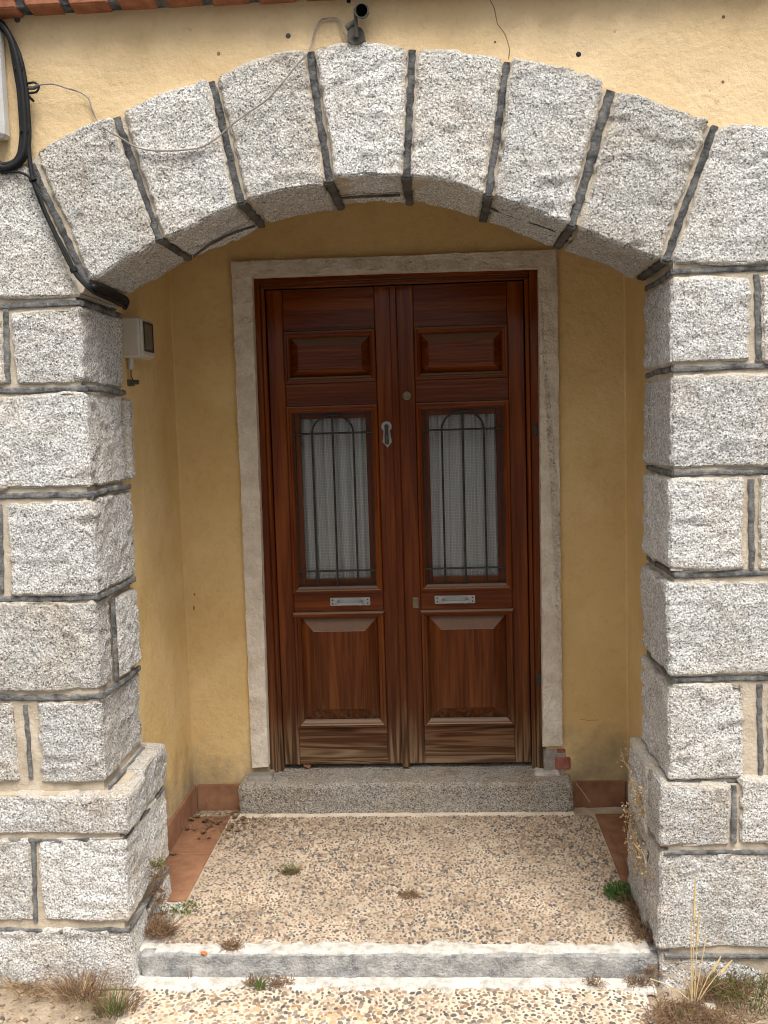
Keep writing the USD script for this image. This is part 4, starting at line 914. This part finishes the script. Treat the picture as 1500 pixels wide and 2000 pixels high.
def leafy(x, y, z, n, R, h, s, seed):
    """A low cushion of small leaves."""
    r = np.random.RandomState(seed); out = []
    for _ in range(n):
        a, q = r.uniform(0, 2 * math.pi), R * math.sqrt(r.rand()); c = np.array([x + q * math.cos(a), y + q * math.sin(a), z + h * r.rand() * (1 - .6 * q / R)])
        u = r.normal(size=3); u /= np.linalg.norm(u); t = np.cross(u, r.normal(size=3)); t /= np.linalg.norm(t)
        L, W = s * r.uniform(.6, 1.3), s * r.uniform(.25, .45)
        out.append(trimesh.Trimesh([c - u * L, c + t * W, c + u * L, c - t * W], [(0, 1, 2), (0, 2, 3)], process=False))
    return out

def crumble(x, y, z, n, R, h, seed, L=.03):
    """A tangle of dry stems."""
    r = np.random.RandomState(seed); out = []
    for _ in range(n):
        a, q = r.uniform(0, 2 * math.pi), R * math.sqrt(r.rand()); p = np.array([x + q * math.cos(a), y + q * math.sin(a) * .7, z + h * .25 * r.rand()])
        d = r.normal(size=3); d[2] = abs(d[2]) * .6; d /= np.linalg.norm(d); e = d + .7 * r.normal(size=3)
        k = L * r.uniform(.5, 1.4)
        pts = [p, p + d * k * .5, p + d * k * .5 + e / np.linalg.norm(e) * k * .5]
        for i in range(3): pts[i][2] = max(pts[i][2], z + .001)
        out.append(tube(pts, .0009, 3))
    return out

def plant(name, label, cat, parts, group=None):
    t = thing(name, label, cat, group)
    for nm, ms, mt in parts:
        if isinstance(ms, tuple): ms = list(ms)
        obj(nm, ms, mt, t, kind='stuff' if len(ms) > 12 else None)
    return t
def fl(px, py, z=0.): p = at(px, py, 2, z); return p[0], p[1]
# between the porch tiles
x, y = fl(570, 1706); plant('weed_tuft', 'small green weed sprouting from a joint mid porch floor', 'weed', [('blades', tuft(x, y, 0, 60, .045, .022, .0028, 1), 'weed_green'), ('dry_stems', crumble(x, y, 0, 70, .035, .02, 2), 'dry_brown')])
x, y = fl(800, 1750); plant('dry_tuft', 'flat purplish-brown dry tuft in the middle of the porch floor', 'weed', [('stems', crumble(x, y, 0, 110, .034, .018, 3, .022), 'dry_brown')])
x, y = fl(452, 1852); plant('dry_tuft', 'brown dry tuft at the front left edge of the porch floor', 'weed', [('stems', crumble(x, y, 0, 130, .026, .03, 4, .026), 'dry_brown')])
x, y = fl(365, 1775); plant('weed_patch', 'creeping green weed beside the left pillar foot', 'weed', [('leaves', leafy(x, y, 0, 150, .045, .02, .006, 5) + leafy(x - .05, y - .03, 0, 90, .03, .045, .006, 6), 'weed_green')])
x, y = fl(1212, 1750); plant('weed_clump', 'lush green weed clump beside the right pillar foot', 'weed', [('leaves', leafy(x, y, 0, 700, .055, .055, .006, 7) + tuft(x, y, 0, 60, .05, .04, .003, 8), 'weed_lush'), ('dead_stems', crumble(x + .02, y - .05, 0, 60, .03, .02, 9), 'dry_brown')])
# in the step edge and joint below
r = np.random.RandomState(77); grit = []
for _ in range(900):
    gx_ = r.uniform(-1.35, -.72) if r.rand() < .5 else r.uniform(.74, 1.4); gy_ = r.uniform(-.42, -.05); gs_ = .0015 + .006 * r.rand() ** 3
    grit.append(pebble(gx_, gy_, ZP - .010, gs_ * 1.2, gs_, r.uniform(0, 3), gs_ * .8, r))
obj('gravel', grit, 'pebble_mix', smooth=True, edge=np.repeat(r.rand(len(grit)), len(_ico.vertices)), label='loose grit on the bare soil either side of the path', cat='gravel', kind='stuff')
x, y = fl(510, 1925, ZP)
plant('dry_tuft', 'pair of brown dry tufts at the step base with a green sprig', 'weed', [('stems', crumble(x - .02, y, ZP, 120, .03, .03, 11, .026) + crumble(x + .055, y + .005, ZP, 150, .03, .03, 12, .026), 'dry_brown'), ('sprig', tuft(x + .0, y - .02, ZP, 34, .05, .012, .003, 13), 'weed_green')])
x, y = fl(370, 1915, ZP); plant('dry_sprig', 'thin upright brown sprig at the step base left', 'weed', [('stems', tuft(x, y, ZP, 14, .05, .008, .002, 14, (0, .3), .5), 'dry_brown')])
x, y = fl(1160, 1922, ZP); plant('dry_tuft', 'small brown dry tuft at the step base, right of centre', 'weed', [('stems', crumble(x, y, ZP, 120, .024, .03, 15, .024), 'dry_brown')])
x, y = fl(1245, 1922, ZP); plant('dry_tuft', 'wider brown dry tuft at the right end of the step base', 'weed', [('stems', crumble(x, y, ZP, 160, .034, .03, 16, .028), 'dry_brown')])
# left pillar foot
p = at(298, 1850, 1, .10)
plant('dry_creeper', 'dry brown creeper hanging in the seam of the left pillar foot', 'plant', [('stems', crumble(-.735, .10, ZP + .09, 260, .045, .05, 17, .05) + sum([crumble(-.745, .14, zz, 40, .018, .03, 18 + int(zz * 100), .035) for zz in np.arange(0, .24, .04)], []), 'dry_brown'), ('leaves', leafy(-.742, .14, .20, 60, .03, .04, .006, 19), 'weed_green')])
plant('dry_grass', 'russet dry grass heap on the soil at the left pillar corner', 'grass', [('blades', tuft(*fl(165, 1945, ZP), ZP, 260, .10, .06, .002, 21, (.2, 1.0), 1.4), 'dry_brown'), ('straws', tuft(*fl(150, 1955, ZP), ZP, 90, .09, .08, .0018, 22, (.3, 1.0), 1.6), 'dry_tan')])
plant('dry_grass', 'brown and green grass heap beside the path at the bottom left', 'grass', [('blades', tuft(*fl(225, 1975, ZP), ZP, 220, .08, .06, .002, 23, (.2, 1.0), 1.4), 'dry_brown'), ('green_blades', tuft(*fl(215, 1980, ZP), ZP, 70, .08, .04, .003, 24), 'weed_green')])
gx, gy = fl(5, 1900, ZP)
plant('grass_clump', 'green and straw grass clump at the left edge below the pillar', 'grass', [('green_blades', tuft(gx, gy - .02, ZP, 200, .13, .05, .0028, 25, (.1, .7)), 'weed_green'), ('straws', tuft(gx, gy - .02, ZP, 90, .20, .05, .0022, 26, (.1, .9), 1.3), 'straw')])
plant('dry_grass', 'flattened straw grass along the left pillar base', 'grass', [('blades', tuft(*fl(70, 1925, ZP), ZP, 260, .06, .09, .002, 27, (.5, 1.1), 1.8), 'dry_tan'), ('stems', crumble(*fl(90, 1925, ZP), ZP, 160, .10, .02, 28, .04), 'dry_brown')])
# right pillar foot
rx, ry = fl(1360, 1950, ZP)
r = np.random.RandomState(30)
def stalk(px0, py0, px1, py1, y, head=True):
    a, b = at(px0, py0, 1, y), at(px1, py1, 1, y - .02); mid = (a + b) / 2 + [0, 0, .01]
    ms = [tube(smooth_path([a, mid, b], .03), .0014, 4)]
    if head: ms.append(tube([b + (a - b) * .32, b + (a - b) * .12, b], .0042, 5, taper=.3))
    return ms
plant('tall_straw', 'tall pale straw grass standing before the right pillar foot', 'grass', [
    ('stalks', stalk(1352, 1955, 1358, 1712, -.12) + stalk(1356, 1955, 1365, 1780, -.12) + stalk(1362, 1955, 1408, 1868, -.13) + stalk(1350, 1955, 1350, 1800, -.12, False) + stalk(1345, 1952, 1270, 1912, -.14, False) + stalk(1365, 1955, 1430, 1875, -.13) + stalk(1358, 1955, 1380, 1830, -.12, False), 'straw'),
    ('blades', tuft(rx, ry + .01, ZP, 70, .07, .025, .0022, 31), 'dry_tan')])
plant('dry_bush', 'dark brown dry weed mat at the bottom right beside the path', 'weed', [('stems', crumble(*fl(1320, 1975, ZP), ZP, 170, .06, .04, 32, .035) + crumble(*fl(1375, 1990, ZP), ZP, 200, .07, .03, 132, .03) + crumble(*fl(1300, 1998, ZP), ZP, 120, .05, .02, 133, .045) + crumble(*fl(1420, 1995, ZP), ZP, 80, .06, .03, 134, .05), 'dry_brown'), ('soil_crust', rbox(fl(1350, 1985, ZP)[0] - .055, fl(1350, 1985, ZP)[0] + .055, fl(1350, 1985, ZP)[1] - .05, fl(1350, 1985, ZP)[1] + .05, ZP - .02, ZP + .006, r=.01, res=(.008, .008, .008), rough=.006, wave=.012, bulge=0, seed=135)[:1], 'dark_soil'), ('leaves', leafy(*fl(1345, 1985, ZP), ZP, 50, .03, .03, .006, 33), 'weed_green')])
plant('dry_bush', 'reddish dry weeds against the soil right of the tall straw', 'weed', [('stems', crumble(*fl(1410, 1935, ZP), ZP, 380, .08, .06, 34, .04) + tuft(*fl(1420, 1935, ZP), ZP, 120, .07, .08, .002, 35), 'dry_brown')])
plant('moss_bank', 'mossy green and brown weeds under the right pillar base', 'moss', [('leaves', leafy(at(1465, 1890, 1, -.06)[0], -.06, ZP, 900, .12, .07, .006, 36), 'moss'), ('blades', tuft(at(1480, 1890, 1, -.07)[0], -.08, ZP, 200, .08, .12, .002, 37), 'weed_green'), ('stems', tuft(at(1450, 1890, 1, -.07)[0], -.09, ZP, 160, .07, .12, .002, 38), 'dry_brown')])
# dry vine on the right jamb foot
vine = []; dots = []
r = np.random.RandomState(40)
for k in range(16):
    y0 = r.uniform(.02, .34); z0 = r.uniform(.12, .40); pts = [np.array([.754, y0, z0])]
    for s in range(5): pts.append(pts[-1] + np.array([r.uniform(-.012, .002), r.uniform(-.022, .022), r.uniform(.005, .035)]))
    vine.append(tube(smooth_path(pts, .01), .0010, 4))
    for _ in range(22):
        q = pts[r.randint(6)] + r.normal(0, .010, 3); dots.append(trimesh.creation.icosphere(subdivisions=0, radius=r.uniform(.002, .0042)).apply_translation(q))
plant('dry_vine', 'dried tan seed-head plant clinging to the right jamb foot', 'plant', [('stems', vine, 'dry_tan'), ('seed_heads', dots, 'dry_tan')])
plant('dry_creeper', 'dry brown creeper along the right edge of the porch floor', 'plant', [('stems', sum([crumble(.742 + .0 * t, t, -.004 if t > .04 else ZP + .03, 46, .022, .03, 41 + int(t * 100), .035) for t in np.arange(-.02, .32, .03)], []), 'dry_brown')])
a = at(1190, 1630, 2, 0.); b = at(1240, 1770, 2, 0.)
obj('fallen_twig', tube(smooth_path([a, (a + b) / 2 + [.01, 0, .03], b], .02), .0016, 5), 'dry_brown', label='single long dry stem lying along the right border tile', cat='twig')
a, b = at(1125, 1530, 1, 1.08), at(1152, 1567, 1, 1.05)
obj('straw', tube([a, (a + b) / 2 + [0, -.004, .004], b], .0012, 5), 'straw', label='short straw leaning on the skirting right of the doorstep', cat='twig')
# leaf litter in the left corner of the recess
def dead_leaf(x, y, z, s, seed):
    r = np.random.RandomState(seed); n = 7; v, f = [], []
    an = r.uniform(0, math.pi * 2); cu = r.uniform(.2, .6)
    for i in range(n):
        t = i / (n - 1); w = math.sin(math.pi * min(1, t * .95 + .03)) * .38
        for k in (-1, 0, 1):
            px, py, pz = (t - .5), k * w, abs(k) * w * cu + .5 * cu * (t - .5) ** 2
            v.append((x + s * (px * math.cos(an) - py * math.sin(an)), y + s * (px * math.sin(an) + py * math.cos(an)), z + .002 + s * pz))
    for i in range(n - 1):
        for k in (0, 1):
            a = i * 3 + k; f += [(a, a + 1, a + 4), (a, a + 4, a + 3)]
    return trimesh.Trimesh(np.array(v), f, process=False)
r = np.random.RandomState(55)
lit = thing('leaf_litter', 'dry brown leaf litter in the left corner beside the doorstep', 'litter', kind='stuff')
obj('leaves', [dead_leaf(-.74 + r.uniform(-.13, .11), 1.0 + r.uniform(-.2, .08), r.uniform(0, .008), r.uniform(.012, .032), k) for k in range(34)], 'dry_brown', lit)
obj('stems', crumble(-.72, .97, 0, 110, .16, .012, 57, .045), 'dry_brown', lit)
for (px, py, lab) in [(338, 1668, 'dark curled leaf on the left border tile')]:
    q = at(px, py, 2, 0); obj('dry_leaf', dead_leaf(q[0], q[1], 0, .035, 61), 'dry_brown', label=lab, cat='leaf')
q = at(795, 1906, 1, .0); 
def chip(px, py, ax, val, s, mt, label, name='orange_chip', cat='debris'):
    q = at(px, py, ax, val); c = trimesh.creation.icosphere(subdivisions=1, radius=s); c.vertices *= [1.3, .8, .4]; c.vertices += .15 * s * np.random.RandomState(9).randn(*c.vertices.shape); c.apply_translation(q + [0, 0, s * .3]); obj(name, c, mt, label=label, cat=cat)
chip(398, 1862, 2, 0., .008, 'orange_chip', 'small orange chip on the white step edge at left')
chip(790, 1908, 2, ZP, .006, 'orange_chip', 'tiny orange chip at the foot of the grey step riser')
chip(600, 1497, 2, .145, .014, 'terracotta', 'small red brick crumb on the doorstep by the left leaf', 'brick_crumb')
def stone_bit(px, py, z, s, label, seed):
    q = at(px, py, 2, z); m, e = rbox(q[0] - s, q[0] + s, q[1] - s * .6, q[1] + s * .6, z - .01, z + s * .9, r=s * .4, res=(s / 4, s / 4, s / 4), rough=.004, wave=.006, bulge=0, seed=seed); obj('loose_stone', m, 'granite_base', smooth=True, edge=e, label=label, cat='stone')
stone_bit(205, 1925, ZP - .01, .032, 'pale loose stone at the left pillar corner', 402)
stone_bit(1385, 1975, ZP - .01, .02, 'small dark loose stone in the dry weeds at right', 403)
